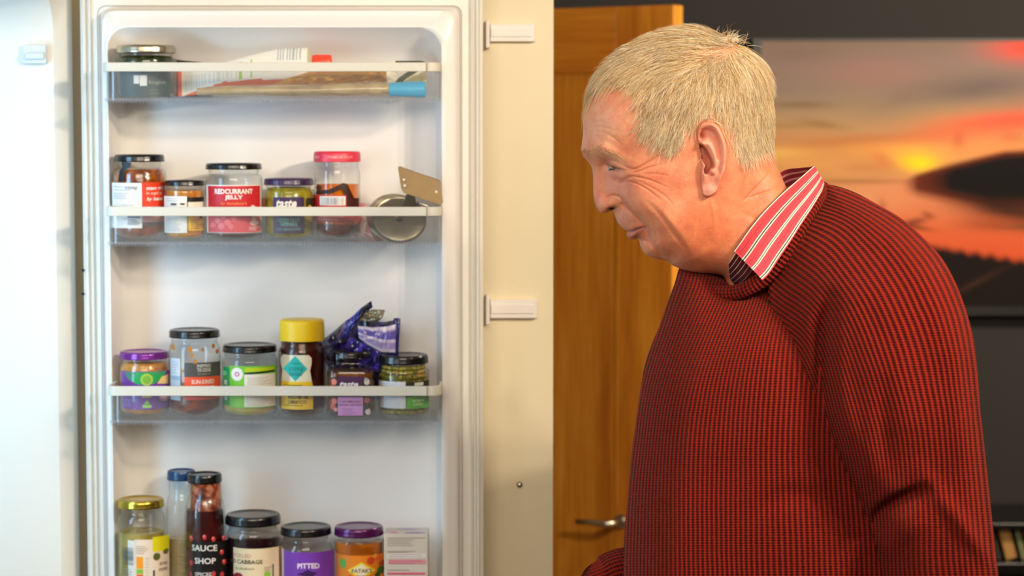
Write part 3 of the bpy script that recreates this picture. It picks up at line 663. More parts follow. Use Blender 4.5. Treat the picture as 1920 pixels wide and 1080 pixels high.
t, lb = jar('red_lid_jar', 'tall jar of dark preserved fruit in amber syrup with a red lid, second rack', 'jar', 590, 676, 450, 1, 2.985, (589.5, 677, 283.5, 304.5, lidmat('#e8324a', .4)), 330, 420, RG, G2, rb=.012, neck=.93, domed=True)
x = P(633, 400, 2.985).x; R_ = (676-590)/2/FPX*2.985; zt_ = P(633, 346, 2.985-R_).z; zb_ = P(633, 422, 2.985-R_).z
MB().lathe([(R_-.0022, zb_), (R_-.0022, zt_), (0, zt_)], 40, x, 2.985, False, False).build('syrup', food('syrup', '#b8480a', '#e07a14', 15, rough=.1), t, smooth=True)
lb.k = 1; lb.poly([(594, 364), (596, 357), (610, 359), (628, 351), (644, 343), (652, 345), (640, 355), (622, 363)], '#35160a').poly([(640, 352), (652, 345), (664, 372), (668, 400), (656, 392), (648, 368)], '#3c180a').poly([(594, 352), (600, 346), (606, 352), (598, 358)], '#5a2408')
lb.rect(591, 650, 366, 415, '#cf2a2c').rect(602, 648, 368, 385, '#f4efe8').bars(605, 645, 370, 384, '#6a7484').rect(650, 672, 372, 410, '#471808').rect(590.5, 672, 404, 416, '#b03a30').lines(600, 646, 406, 411, 2, '#e8a090').done(t)
LL = Label(633, 2.985, 44/FPX*2.985); LL.k = 6; LL.text('PREMIUM FRUIT', 640, 295, 48, 4.5, '#f6b8b8', .01).text('FRUIT', 598, 295, 13, 4.5, '#f6b8b8').done(t, 'lid_print')
# opened tin and steel gadget
tin = thing('ring_pull_tin', 'small pink and cream tin lying behind the round steel strainer, second rack', 'tin', tuple(P(690, 449, 3.0)), G2)
def disc_ring(cu, cv, Y, r, tilt, rot, prof, mat, name, parent, n=48):
    """lathe profile about an axis tilted from the view line"""
    c = P(cu, cv, Y); Mx = Matrix.Rotation(rot, 3, 'Z') @ Matrix.Rotation(tilt, 3, 'X')
    mb = MB(); rings = [[c+Mx @ Vector((q*math.cos(2*PI*j/n), d, q*math.sin(2*PI*j/n))) for j in range(n)] for q, d in prof]
    return mb.loft(rings, False, False).build(name, mat, parent, auto=40)
tm = chunks('tin_print', '#c86a72', '#e8dcc4', 60, 'cell', .35)
disc_ring(696, 416, 3.0, .024, .1, .9, [(.0, -.02), (.021, -.02), (.0235, -.021), (.0235, -.019), (.023, .018), (.0235, .02), (0, .02)], tm, 'can', tin)
disc_ring(696, 416, 3.0, .024, .1, .9, [(.0215, -.0213), (.0235, -.0225), (.0245, -.021), (.0237, -.0195)], STEEL, 'can_rim', tin)
gd = thing('steel_strainer', 'round dull steel disc with centre hole and plate handle, second rack', 'utensil', tuple(P(750, 450, 2.965)), G2)
DST = plain('dull_steel', '#8d8674', .38, .85, var=.25, vscale=60, bump=.2, bscale=300)
r1 = 51/FPX*2.955
c0 = (749, 411)
disc_ring(*c0, 2.952, r1, -.62, .1, [(.0045, 0), (.008, -.0012), (r1*.86, -.0008), (r1*.93, .001), (r1*.985, .0), (r1, .002), (r1*.98, .004), (.0045, .003)], DST, 'disc', gd)
disc_ring(*c0, 2.952, r1, -.62, .1, [(0, .0035), (.0046, .0035)], BLACKP, 'centre_hole', gd)
disc_ring(744, 409, 2.966, r1, -.62, .1, [(r1*.9, 0), (r1*1.0, -.001), (r1*1.03, .002), (r1*1.0, .005), (r1*.9, .005)], STEEL, 'outer_ring', gd)
disc_ring(739, 406, 2.977, r1, -.62, .1, [(r1*.9, 0), (r1*1.0, -.001), (r1*1.03, .002), (r1*1.0, .005), (r1*.9, .005)], STEEL, 'outer_ring', gd)
def plate(pts, Y, th, mat, name, parent, bev=.001):
    """a flat plate from photo points given with depth offsets"""
    f = [P(u, v, Y+d) for u, v, d in pts]; n = len(f); b = [p+Vector((.0004, th, .0004)) for p in f]
    return MB().add(f+b, [tuple(range(n)), tuple(range(2*n-1, n-1, -1))]+[(i, i+n, (i+1) % n+n, (i+1) % n) for i in range(n)]).build(name, mat, parent, bevel=bev)
PLT = plain('bronze_plate', '#7e6642', .42, .55, var=.12, vscale=50, bump=.2, bscale=400)
pl = plate([(746, 314, .004), (749, 312, .004), (788, 326, .003), (822, 337, 0), (826, 342, 0), (830, 380, -.006), (827, 385, -.006), (790, 373, -.003), (756, 361, 0), (752, 354, .001)], 2.945, .0012, PLT, 'handle_plate', gd, .0004)
for (u, v) in ((757.5, 337), (759, 348), (818, 359.5), (819.5, 371)):
    c = P(u, v, 2.9415); MB().add([c+Vector((.0017*math.cos(k*PI/8), -.0003, .0017*math.sin(k*PI/8))) for k in range(16)], [tuple(range(16))]).build('rivet_hole', plain('hole%d%d' % (u, v), '#e0d8cc', .5), pl)
plate([(762, 364, 0), (778, 369, -.001), (782, 390, .008), (772, 398, .012), (750, 396, .012)], 2.952, .0012, DST, 'bracket', gd)
MB().tube([P(784, 378, 2.95), P(792, 383, 2.948), P(800, 386, 2.948), P(804, 392, 2.95)], .0018, 8).build('hinge_pin', STEEL, gd, smooth=True)
# ---- third rack
t, lb = jar('chutney_jar', 'low jar of orange chutney with a shiny purple lid, far left of the third rack', 'jar', 224, 319, 781, 2, 2.978, (225, 317, 653.5, 676, lidmat('#7b2a8c', .22, .35)), 690, 683, food('chutney', '#a8641c', '#d89a3c', 60), G3, rb=.008, neck=.94)
lb.rect(226, 316, 697, 768, '#76389c').poly([(230, 699), (310, 697), (300, 712), (284, 721), (256, 721), (240, 712)], '#22a04c').disc(273, 712, 11.5, '#a8c850').disc(273, 712, 8, '#7fb03c').poly([(292, 720), (300, 708), (312, 704), (312, 722)], '#ecc880').text('curried', 238, 752, 16, 22, '#9a70c4', .02).text('mango', 254, 750, 5, 28, '#a07cc8', .01).rect(264, 281, 738, 746, '#d6b070').poly([(267, 758), (273, 750), (279, 758)], '#8ac850').rect(265, 281, 759, 765, '#98c868').disc(304, 746, 10, '#c088b0', 8).disc(302, 745, 6, '#d8a8b8', 5).lines(292, 312, 758, 766, 3, '#9c78bc').done(t)
SDT = food('sundried', '#4a1a0a', '#a84a1c', 55, c3='#742a0e')
t, lb = jar('tomato_jar', 'tall jar of sun-dried tomatoes with grey and orange label, third rack', 'jar', 317.5, 415, 783, 2, 2.972, (318, 413.5, 613, 636, BLK), 668, 748, SDT, G3, rb=.014, neck=.92)
lb.rect(319, 337, 673, 706, '#dfe2ea').rect(319, 337, 706, 714, '#a8bcd4').rect(319, 337, 714, 752, '#cfd8e6').lines(322, 334, 680, 700, 5, '#b0b4c0').rect(344.5, 410, 680, 707, '#54504c').rect(344.5, 410, 707, 750, '#ee5832').text('INSPIRED', 381, 686, 26, 6, '#d8d4c8', .02).text('TO COOK', 381, 694, 26, 7, '#d8d4c8', .03).text('by ingredients', 381, 701.5, 24, 4.5, '#a8a498', .0).text('SUN-DRIED', 379, 716, 43, 8, '#fbe6dc', .02).text('TOMATOES', 379, 728, 43, 8, '#fbe6dc', .02)
for u, v, r in ((325, 652, 4), (355, 655, 4.5), (359, 666, 3), (378, 656, 2.5), (397, 650, 3), (404, 661, 3), (365, 678, 3), (342, 696, 2)): lb.disc(u, v, r, '#c08038', r*1.5); lb.k -= 1
lb.done(t)
t, lb = jar('green_label_jar', 'jar of pale yellow sauce with lime green label, third rack', 'jar', 416.5, 522, 783, 2, 2.972, (418, 520, 640.5, 664, BLK), 684, 750, food('paleyellow', '#b9a24c', '#d2bf6c', 30), G3, rb=.01, neck=.95)
lb.rect(418, 430, 690, 762, '#1c9850').rect(430, 516, 687, 765, '#7cc832').rect(458, 513, 690, 697, '#c0d818').poly([(457, 699), (513, 695.5), (513, 699), (457, 702.5)], '#0e0e0c').disc(444, 702, 11, '#f2ecdc', 12.5).disc(444, 702, 4.5, '#d06a9c').disc(444, 702, 2.2, '#f2ecdc').rect(457, 513, 702, 763, '#efe9da').lines(462, 508, 708, 720, 5, '#c4b9ac').lines(460, 508, 745, 760, 6, '#c4b4ac', seed=4).text('MAYO', 424, 719, 9, 10, '#e8f4e4', .03).text('CE', 424, 747, 8, 10, '#e8f4e4', .03).lines(420, 428, 698, 704, 3, '#a8e0b4').done(t)
# burger relish squeeze bottle, standing on its cap the wrong way up
t, lb = jar('relish_bottle', 'upturned squeezy bottle of brown burger relish with a broad yellow cap, third rack', 'bottle', 523, 612, 785, 2, 2.970, (527, 610.5, 595, 642, plain('yellow_cap', '#fbd015', .42)), 668, 645, food('relish', '#341208', '#5a2412', 35, c3='#47190c'), G3, rb=.014, neck=.96, domed=True, glass=clear('bottle_plastic', '#efe4dc', '#8e6a5c', .7, .15))
lb.poly([(526, 672), (531, 666), (578, 666), (583, 672), (583, 682), (580, 695), (583, 716), (527, 716), (529, 695), (526, 682)], '#ece4c4').rect(527, 584, 716, 722, '#f2c818').rect(527, 585, 722, 768, '#f6c71a').poly([(531, 692), (553, 667), (575, 692), (553, 715)], '#1fb4a8').text('Relish', 554, 693, 28, 9, '#0f6a6c', .0, .2, flip=True).text('HOUSE', 553, 702, 24, 6, '#0f6a6c', .02, flip=True).text('burger', 553, 682, 16, 4, '#0f6a6c', 0, flip=True).text('BURGER', 556, 744, 39, 8, '#2c2208', .03, flip=True).text('GOURMET', 555, 754, 37, 7, '#2c2208', .01, flip=True).lines(534, 576, 760, 760, 1, '#6a5410').lines(533, 576, 722, 722, 1, '#6a5410').done(t)
t, lb = jar('onion_chutney_jar', 'squarish onion chutney jar with purple and pink label beneath the foil bag', 'jar', 614, 705, 787, 2, 2.966, (626, 701, 654, 674, lidmat('#1c1016', .25)), 706, 700, food('onion', '#3c1a10', '#9a5a22', 50), G3, rb=.007, sq=5, neck=.9)
lb.rect(620, 699, 708, 779, '#322833').rect(636, 681, 706, 742, '#4c2450').poly([(636, 742), (681, 742), (658, 748)], '#4c2450').rect(636, 682, 744, 779, '#d596d8').text('taste', 657, 721, 32, 11, '#f2e8ee', .03, .3).text('CARAMELISED', 659, 753, 38, 4, '#5c2858', .01).text('ONION CHUTNEY', 659, 759, 42, 4, '#5c2858', .01).lines(645, 672, 766, 776, 4, '#a870aa')
for u, v, r, c in ((629, 716, 6, '#e88878'), (624, 726, 4, '#d87868'), (629, 752, 6, '#e8806c'), (626, 762, 6, '#d06a5c'), (632, 768, 4, '#e8a090'), (690, 716, 6, '#dcd0c4'), (688, 712, 4, '#a8b0b4'), (690, 750, 6, '#c05a5c'), (692, 772, 6, '#e0d4cc'), (688, 764, 5, '#3c3a3c'), (628, 773, 5, '#4c4c50')): lb.disc(u, v, r, c); lb.k -= 1
lb.done(t)
t, lb = jar('caper_jar', 'jar of green capers with a black lid, far right of the third rack', 'jar', 709, 805, 787, 2, 2.968, (711, 804.5, 659.5, 685, BLK), 703, 706, food('brine', '#3c3812', '#6a6424', 50), G3, rb=.008, neck=.88)
x = P(757, 700, 2.968).x; R_ = (805-709)/2/FPX*2.968-.0022; ca = MB(); ico = bmesh.new(); bmesh.ops.create_icosphere(ico, subdivisions=1, radius=1)
iv = [v.co.copy() for v in ico.verts]; jf = [tuple(v.index for v in f.verts) for f in ico.faces]; ico.free()
zlo, zhi = BF[2]+.008, P(757, 700, 2.968-R_).z
rj = random.Random(3); rw = 0; z = zlo
while z < zhi+.006:
    nn = 34
    for k in range(nn):
        a = PI+2*PI*(k+.5*(rw % 2))/nn*.5+rj.uniform(-.03, .03); r_ = R_-.0025 if z < zhi-.002 else R_-.005
        s_ = rj.uniform(.0027, .0038); ca.col = H(rj.choice(['#8a8428', '#a89c3c', '#6e6a20', '#b4883c', '#9c9030']))
        cx_, cy_ = x+r_*math.cos(a), 2.968+r_*math.sin(a); cz = z+rj.uniform(-.0008, .0008)
        ca.add([(cx_+v.x*s_, cy_+v.y*s_, cz+v.z*s_*.92) for v in iv], jf)
    z += .0058; rw += 1
o = ca.build('capers', vcmat('caper_skin', .3), t, smooth=True); o['kind'] = 'stuff'
lb.rect(710, 760, 716, 766, '#d9dbe0').lines(713, 755, 720, 762, 11, '#b9bcc4').rect(760, 803, 716, 742, '#2c2c1e').rect(762, 803, 744, 767, '#5cb830').rect(776, 792, 718, 724, '#d4d8c8').text('IN BRINE', 784, 752, 26, 5, '#d4f0b8', .02).text('CAPERS', 783, 759, 22, 5, '#d4f0b8', .02).done(t)
# purple foil bag crumpled behind and above
bag = thing('foil_bag', 'crumpled dark purple foil bag stuffed behind jars in the third rack', 'bag', tuple(P(680, 700, 3.0)), G3)
BAGM = vcmat('purple_foil', .26, spec=.8)
def bcol(s, t, d):
    if .34 < s < .36: return '#b08aa8'
    return '#2c2a78' if (s*7+t*3) % 1 < .4 else '#1c1648'
crumple('bag_body', ([(606, 636), (625, 622), (650, 600), (672, 588), (700, 602), (722, 604), (749, 598)], [(606, 672), (622, 700), (650, 745), (690, 750), (715, 750), (735, 735), (746, 664)]), 3.018, .034, BAGM, bag, 12, .006, 46, 26, lambda s, t, d: '#1a1340' if (s*5+t*4) % 1 < .6 else '#2e2274')
crumple('bag_neck', ([(646, 604), (662, 592), (676, 578), (690, 568), (696, 564)], [(631, 634), (650, 634), (666, 608), (684, 588), (699, 576)]), 2.985, .008, BAGM, bag, 4, .002, 30, 10, lambda s, t, d: '#7a5a8a' if s < .06 else ('#36389a' if s < .55 else '#15122c'))
crumple('foil_lining', ([(670, 596), (684, 584), (700, 580), (722, 581)], [(674, 602), (692, 604), (706, 606), (718, 594)]), 2.988, .008, plain('silver_foil', '#b8b29a', .3, .8, bump=.3, bscale=150), bag, 6, .003, 20, 10)
crumple('bag_panel', ([(671, 611), (700, 614), (725, 612), (743, 608)], [(673, 634), (690, 646), (715, 660), (741, 661)]), 2.972, .004, BAGM, bag, 9, .0012, 30, 18, lambda s, t, d: '#c8b8cc' if (t < .12 or (.52 < t < .6) or t > .86) else ('#6a5aa8' if .2 < t < .5 else '#9c8cbc'))
crumple('bag_edge', ([(738, 597), (744, 596), (751, 597)], [(734, 664), (740, 668), (747, 664)]), 2.976, .008, BAGM, bag, 2, .001, 8, 20, lambda s, t, d: '#241c6c')
crumple('bag_fold', ([(655, 632), (680, 640), (705, 652), (722, 668)], [(640, 668), (668, 680), (690, 690), (712, 700)]), 2.985, .012, BAGM, bag, 21, .004, 26, 14, lambda s, t, d: '#4a34a8' if (s*3+t) % 1 < .5 else '#281c68')
# ---- lowest rack
t, lb = jar('olive_jar', 'olive jar with gold lid and yellow label, left in lowest rack', 'jar', 221, 312, 1150, 3, 2.978, (222, 310, 928, 957, lidmat('#b8a03c', .25, .9)), 985, 1003, food('olives', '#8a7a30', '#b8a458', 35), G4, rb=.008, neck=.9)
lb.rect(223, 247, 1014, 1150, '#ece8e0').rect(247, 311, 1012, 1150, '#ecd9c2').rect(280, 311, 1008, 1036, '#e6dc14').rect(250, 262, 1044, 1066, '#f49a1c').rect(250, 262, 1067, 1076, '#8cbc34').rect(250, 262, 1077, 1100, '#ee5a24').disc(287, 1045, 6.5, '#5c6020', 7).disc(304, 1038, 5, '#6a6c20').text('PITTED', 300, 1060, 20, 6, '#6a5c48', .01).text('OLIVES', 299, 1070, 22, 6, '#6a5c48', .01).rect(280, 283, 1070, 1100, '#2c2418').lines(250, 272, 1024, 1036, 4, '#c8a898').bars(224, 245, 1028, 1060, '#4c5868', horiz=True).lines(226, 244, 1068, 1090, 6, '#a8a8a4').lines(266, 274, 1046, 1090, 9, '#c0b8a8').done(t)
CLB = clear('bottle_glass_empty', '#f2f2ea', '#9aa09a', 1, .03)
t, lb = jar('empty_bottle', 'nearly empty clear glass bottle with a blue cap behind the dark sauce bottle', 'bottle', 313, 373, 1150, 3, 3.012, (317, 371, 877.5, 903, lidmat('#123a66', .3)), 1000, 1012, food('dregs', '#c0a878', '#d8c8a0', 20), G4, neck=.9)
lb.bars(317, 368, 1016, 1018, '#e8dcb8').lines(318, 368, 1040, 1100, 5, '#d8c49a', 2).done(t)
SAU = food('sauce', '#1c0608', '#4a1014', 25)
t, lb = jar('sauce_bottle', 'dark red sauce bottle with a black cap and white lettering, lowest rack', 'bottle', 347.5, 425, 1150, 3, 2.968, (352, 417.5, 883, 908, BLK), 990, 960, SAU, G4, neck=.86)
x = P(386, 930, 2.968).x; zn0, zn1 = P(386, 963, 2.94).z, P(386, 909, 2.945).z
MB().lathe([(.0232, zn0-.004), (.0212, zn0+.003), (.0200, zn1), (0, zn1)], 40, x, 2.968, False, False).build('sauce_smear', food('smear', '#3c0f08', '#b87a58', 70, c3='#8a3c20', contrast=1.3), t, smooth=True)
lb.rect(349, 423, 1016, 1150, '#0e0709').text('SAUCE', 377, 1028, 51, 11.5, '#eee6dc', .02).text('SHOP', 379, 1052, 41, 11.5, '#eee6dc', .02).text('SPICED', 377, 1077, 36, 7, '#eee6dc', .01).text('TOMATO', 377, 1092, 36, 7, '#eee6dc', .01)
for u, v in ((355, 1011), (379, 1007), (395, 1011), (414, 1011), (410, 1037), (414, 1056), (354, 1057), (410, 1079), (352, 1079), (395, 1076)): lb.disc(u, v, 3.8, '#c8343c', 5); lb.k -= 1
lb.k += 1
for u, v in ((354, 1009), (378, 1005), (394, 1009), (413, 1009), (409, 1035), (413, 1054)): lb.disc(u, v, 1.5, '#f09a90', 2); lb.k -= 1
lb.done(t)
t, lb = jar('cabbage_jar', 'wide jar of pickled red cabbage with a black lid and cream label, lowest rack', 'jar', 425, 527, 1150, 3, 2.974, (425, 530, 954.5, 990, BLK), 1018, 1012, food('cabbage', '#0c0608', '#2a0e18', 40), G4, rb=.008, neck=.88)
lb.rect(427, 525, 1029, 1150, '#ead6b0').text('PICKLED', 448, 1043, 40, 7, '#d08478', .01).text('RED CABBAGE', 452, 1054, 74, 8, '#3a2c1e', .02).text("by Sainsbury's", 454, 1067, 38, 6, '#8a7a60', .01, .2).disc(443, 1083, 9, '#8a1c2c', 8).rect(518, 521, 1029, 1150, '#b0643c').disc(496, 1078, 6, '#8ac84c').rect(505, 508, 1060, 1100, '#8a7c60').lines(490, 504, 1064, 1070, 3, '#b0a488').done(t)
t, lb = jar('pitted_jar', 'jar with a black lid and purple label reading PITTED, lowest rack', 'jar', 523.5, 626, 1150, 3, 2.972, (525, 622, 977.5, 1009, BLK), 1042, 1160, None, G4, rb=.008, neck=.88)
lb.rect(524.5, 529, 1033, 1150, '#dcd6e0').rect(529, 622, 1036, 1150, '#7c3cb4').text('PITTED', 575, 1061, 42, 10, '#ecdcec', .04, arc=3).poly([(553, 1077), (565, 1073), (573, 1068), (581, 1072), (592, 1074), (583, 1080), (594, 1086), (560, 1086), (566, 1080)], '#3c1656').done(t)
t, lb = jar('curry_paste_jar', 'jar of orange curry paste with a purple lid and orange label, lowest rack', 'jar', 626, 721, 1150, 3, 2.972, (627, 720.5, 977.5, 1010, lidmat('#5c1c58', .22, .35)), 1020, 1022, food('curry', '#a8500c', '#e0841c', 30), G4, rb=.008, neck=.88)
lb.rect(627, 629, 1042, 1150, '#f4e6c8').rect(629, 719, 1042, 1150, '#f28a20').disc(641, 1058, 6.5, '#6cb04c', 9.5).poly([(649, 1070), (675, 1054), (701, 1070), (675, 1088)], '#f6dc3c').poly([(656, 1070), (675, 1058), (694, 1070), (675, 1083)], '#f6e8c0').text("PATAK'S", 676, 1070, 38, 8, '#5a3a20', .02, arc=5).text('Original', 676, 1080, 20, 4, '#5a3a20', 0)
for u, v, r, c in ((692, 1052, 7, '#d84c1c'), (706, 1048, 6, '#e86a1c'), (712, 1060, 6, '#b8501c'), (700, 1044, 4, '#f4a83c'), (710, 1072, 7, '#3c6a24'), (704, 1080, 5, '#2c5a20'), (655, 1084, 5, '#b82c2c')): lb.disc(u, v, r, c); lb.k -= 1
lb.done(t)
# carton
cY = 2.948
ct = thing('cardboard_carton', 'upright pink and white medicine carton at the right end of the lowest rack', 'carton', tuple(P(763, 1150, cY)), G4)
c_z0 = BF[3]; cx0, cx1 = P(720, 1020, cY).x, P(802, 1020, cY).x; cz1 = P(760, 1001, cY).z
CARD = plain('carton_card', '#ded3c2', .5)
MB().box(cx0, cx1, cY, cY+.048, c_z0, cz1).build('carton_body', CARD, ct, bevel=.0008)
LLb = Label(761, cY+.0, 0, flat=True)
LLb.rect(725, 796, 1008, 1009, '#9c8f86').lines(724, 794, 1008, 1022, 5, '#a89c90').lines(724, 780, 1033, 1035, 2, '#a89c90').rect(724, 798, 1037, 1047, '#efe2da').lines(727, 792, 1039, 1043, 2, '#c0b0a8').rect(726, 796, 1049, 1057, '#ee9aa4').lines(728, 790, 1051, 1055, 2, '#c8707c').lines(724, 768, 1068, 1070, 1, '#a08c88').rect(724, 796, 1073, 1077, '#ec6a84').rect(724, 798, 1079, 1110, '#f2e4de').done(ct, 'carton_print')
tp = MB(); z_ = cz1+.0004
for (a0, a1, b0, b1, c) in ((.10, .32, .05, .30, '#ee8cb8'), (.45, .95, .05, .22, '#9a6ac0'), (.28, .72, .62, .80, '#c8b0d8')):
    tp.col = H(c); w_ = cx1-cx0; n = 14
    tp.add([(cx0+w_*((a0+a1)/2+(a1-a0)/2*math.cos(2*PI*k/n)), cY+.048*((b0+b1)/2+(b1-b0)/2*math.sin(2*PI*k/n)), z_) for k in range(n)], [tuple(range(n))])
tp.build('top_print', PRINT, ct)
# ------------------------------------------------------------------ the man
YM = 2.45                                   # his midplane (he faces left)
man = thing('person', 'elderly man with fair hair and a ribbed dark red jumper, looking down', 'person', tuple(P(1480, 540, YM+.05)[:2])+(0,))
def crom(pts, k=6, closed=True):
    p = np.array(pts, float); n = len(p); out = []
    rng_ = range(n) if closed else range(n-1)
    for i in rng_:
        a, b, c, d = (p[(i-1) % n], p[i], p[(i+1) % n], p[(i+2) % n]) if closed else (p[max(i-1, 0)], p[i], p[i+1], p[min(i+2, n-1)])
        for j in range(k):
            t = j/k; out.append(.5*((2*b)+(-a+c)*t+(2*a-5*b+4*c-d)*t*t+(-a+3*b-3*c+d)*t**3))
    if not closed: out.append(p[-1])
    return np.array(out)
def dseg(U, V, a, b):
    ab = b-a; l2 = max(1e-9, ab@ab); t = np.clip(((U-a[0])*ab[0]+(V-a[1])*ab[1])/l2, 0, 1)
    return np.hypot(U-a[0]-t*ab[0], V-a[1]-t*ab[1]), t
def sdist(U, V, poly):
    """distance to a closed outline, positive inside"""
    d = np.full(U.shape, 1e9); ins = np.zeros(U.shape, bool); n = len(poly)
    for i in range(n):
        a, b = poly[i], poly[(i+1) % n]
        d = np.minimum(d, dseg(U, V, a, b)[0])
        if a[1] != b[1]:
            c = ((a[1] > V) != (b[1] > V)) & (U < (b[0]-a[0])*(V-a[1])/(b[1]-a[1])+a[0]); ins ^= c
    return np.where(ins, d, -d)
def line(U, V, pts, w, amp, taper=True):
    pts = crom(pts, 5, False); n = len(pts)-1; d = np.full(U.shape, 1e9); s = np.zeros(U.shape)
    for i in range(n):
        di, t = dseg(U, V, pts[i], pts[i+1]); m = di < d; d = np.where(m, di, d); s = np.where(m, (i+t)/n, s)
    e = np.sin(np.clip(s, .04, .96)*PI)**.6 if taper else 1
    return amp*np.exp(-(d/w)**2)*e
def gs(U, V, cu, cv, su, sv, amp, rot=0):
    r = math.radians(rot); du, dv = U-cu, V-cv; x = du*math.cos(r)+dv*math.sin(r); y = -du*math.sin(r)+dv*math.cos(r)
    return amp*np.exp(-(x/su)**2-(y/sv)**2)
def sstep(x, a, b): t = np.clip((x-a)/(b-a), 0, 1); return t*t*(3-2*t)
class RBF:
    def __init__(s, pts, vals, kind='mq', c=18.0, lam=0.0):
        s.p = np.array(pts, float); s.kind, s.c = kind, c; n = len(s.p); s.sc = 100.0
        A = s.k(np.linalg.norm(s.p[:, None]-s.p[None], axis=2))+lam*np.eye(n); Q = np.c_[np.ones(n), s.p/s.sc]
        M = np.block([[A, Q], [Q.T, np.zeros((3, 3))]]); s.w = np.linalg.solve(M, np.r_[np.array(vals, float), 0, 0, 0])
    def k(s, r):
        if s.kind == 'mq': return np.sqrt(r*r+s.c*s.c)/s.sc
        q = r/s.sc; return q*q*np.log(q+1e-9)
    def __call__(s, U, V):
        out = s.w[-3]+s.w[-2]*U/s.sc+s.w[-1]*V/s.sc
        for i, (a, b) in enumerate(s.p): out = out+s.w[i]*s.k(np.hypot(U-a, V-b))
        return out
def surfnets(F, org, h):
    nx, ny, nz = F.shape; S = F < 0
    any_, all_ = np.zeros((nx-1, ny-1, nz-1), bool), np.ones((nx-1, ny-1, nz-1), bool)
    cor = [(i, j, k) for i in (0, 1) for j in (0, 1) for k in (0, 1)]
    for i, j, k in cor:
        q = S[i:nx-1+i, j:ny-1+j, k:nz-1+k]; any_ |= q; all_ &= q
    I, J, K = np.nonzero(any_ & ~all_); idx = np.full((nx-1, ny-1, nz-1), -1, np.int32); idx[I, J, K] = np.arange(len(I))
    val = {c: F[I+c[0], J+c[1], K+c[2]] for c in cor}; acc = np.zeros((len(I), 3)); cnt = np.zeros(len(I))
    for a in cor:
        for ax in range(3):
            if a[ax]: continue
            b = list(a); b[ax] = 1; b = tuple(b); fa, fb = val[a], val[b]; m = (fa < 0) != (fb < 0)
            t = np.where(m, fa/np.where(m, fa-fb, 1), 0); p = np.tile(np.array(a, float), (len(I), 1)); p[:, ax] += t
            acc += p*m[:, None]; cnt += m
    v = (acc/cnt[:, None]+np.stack([I, J, K], 1))*h+np.array(org)
    quads = []
    for ax in range(3):
        s0 = [slice(1, -1)]*3; s1 = [slice(1, -1)]*3; s0[ax] = slice(0, -1); s1[ax] = slice(1, None)
        A, B = S[tuple(s0)], S[tuple(s1)]
        for fl, m in ((0, A & ~B), (1, ~A & B)):
            i = np.array(np.nonzero(m)).T.copy(); o1, o2 = [x for x in range(3) if x != ax]
            for o in (o1, o2): i[:, o] += 1
            def g_(d1, d2): q = i.copy(); q[:, o1] -= d1; q[:, o2] -= d2; return idx[q[:, 0], q[:, 1], q[:, 2]]
            q = np.stack([g_(1, 1), g_(0, 1), g_(0, 0), g_(1, 0)], 1)
            if (fl ^ (ax == 1)): q = q[:, ::-1]
            quads.append(q)
    return v, np.concatenate(quads)
def mesh_np(name, v, q, mat, parent, cols=None, attrs=None, smooth=True):
    me = bpy.data.meshes.new(name); nv, nf, k = len(v), len(q), q.shape[1]
    me.vertices.add(nv); me.vertices.foreach_set('co', v.astype(np.float32).ravel())
    me.loops.add(nf*k); me.loops.foreach_set('vertex_index', q.astype(np.int32).ravel())
    me.polygons.add(nf); me.polygons.foreach_set('loop_start', np.arange(0, nf*k, k, dtype=np.int32)); me.polygons.foreach_set('loop_total', np.full(nf, k, np.int32))
    me.update(calc_edges=True); me.validate()
    if smooth: me.polygons.foreach_set('use_smooth', [True]*len(me.polygons))
    if cols is not None:
        ca = me.color_attributes.new('Col', 'FLOAT_COLOR', 'POINT'); ca.data.foreach_set('color', np.c_[cols, np.ones(nv)].astype(np.float32).ravel())
    for a, b in (attrs or {}).items():
        at = me.attributes.new(a, 'FLOAT', 'POINT'); at.data.foreach_set('value', b.astype(np.float32))
    if mat: me.materials.append(mat)
    o = bpy.data.objects.new(name, me); COL.objects.link(o)
    if parent: o.parent = parent; o.matrix_parent_inverse = Matrix.Translation(-Vector(parent.location))
    return o
def relief(contour, Yc_f, W_f, R_f, D_f, h, pad=6, step=18):
    """solid whose side outline is the contour and whose half-thickness is W, rounded over R towards the outline"""
    ct = crom(contour, 4); Yr = float(np.mean(Yc_f(ct[:, 0], ct[:, 1])))
    pw = np.array([P(u, v, y) for (u, v), y in zip(ct, np.broadcast_to(Yc_f(ct[:, 0], ct[:, 1]), len(ct)))])
    x0, z0 = pw[:, 0].min()-pad*h, pw[:, 2].min()-pad*h; nx = int((pw[:, 0].max()-x0)/h)+pad; nz = int((pw[:, 2].max()-z0)/h)+pad
    X, Z = np.meshgrid(x0+h*np.arange(nx), z0+h*np.arange(nz), indexing='ij')
    Yc = np.full(X.shape, Yr)
    for _ in range(3): U, V = proj(X, Yc, Z); Yc = Yc_f(U, V)+0*U
    d = sdist(U, V, ct)
    wf = np.zeros_like(X); dd = np.maximum(d, 0)
    for _ in range(3):
        Uf, Vf = proj(X, Yc-wf, Z); W_ = np.maximum(W_f(Uf, Vf), 2)*.001; R_ = np.maximum(R_f(Uf, Vf), 6)
        t = np.clip(dd/R_, 0, 1); w = W_*np.sqrt(t*(2-t)); wf = w
    D = D_f(Uf, Vf)*.001*np.clip(dd/8, 0, 1)
    w = np.maximum(w+D, .0006*np.clip(dd, 0, 1)); w2 = np.where(d > 0, w*w, 2*W_*W_*np.minimum(d, 0)/R_)
    ymin, ymax = (Yc-w).min()-3*h, (Yc+w).max()+3*h; ny = int((ymax-ymin)/h)+1; y = ymin+h*np.arange(ny)
    F = ((y[None, :, None]-Yc[:, None, :])**2-w2[:, None, :]).astype(np.float32)
    v, q = surfnets(F, (x0, ymin, z0), h)
    info = dict(x0=x0, z0=z0, h=h, w2=w2, Yc=Yc, nx=nx, nz=nz)
    return v, q, info
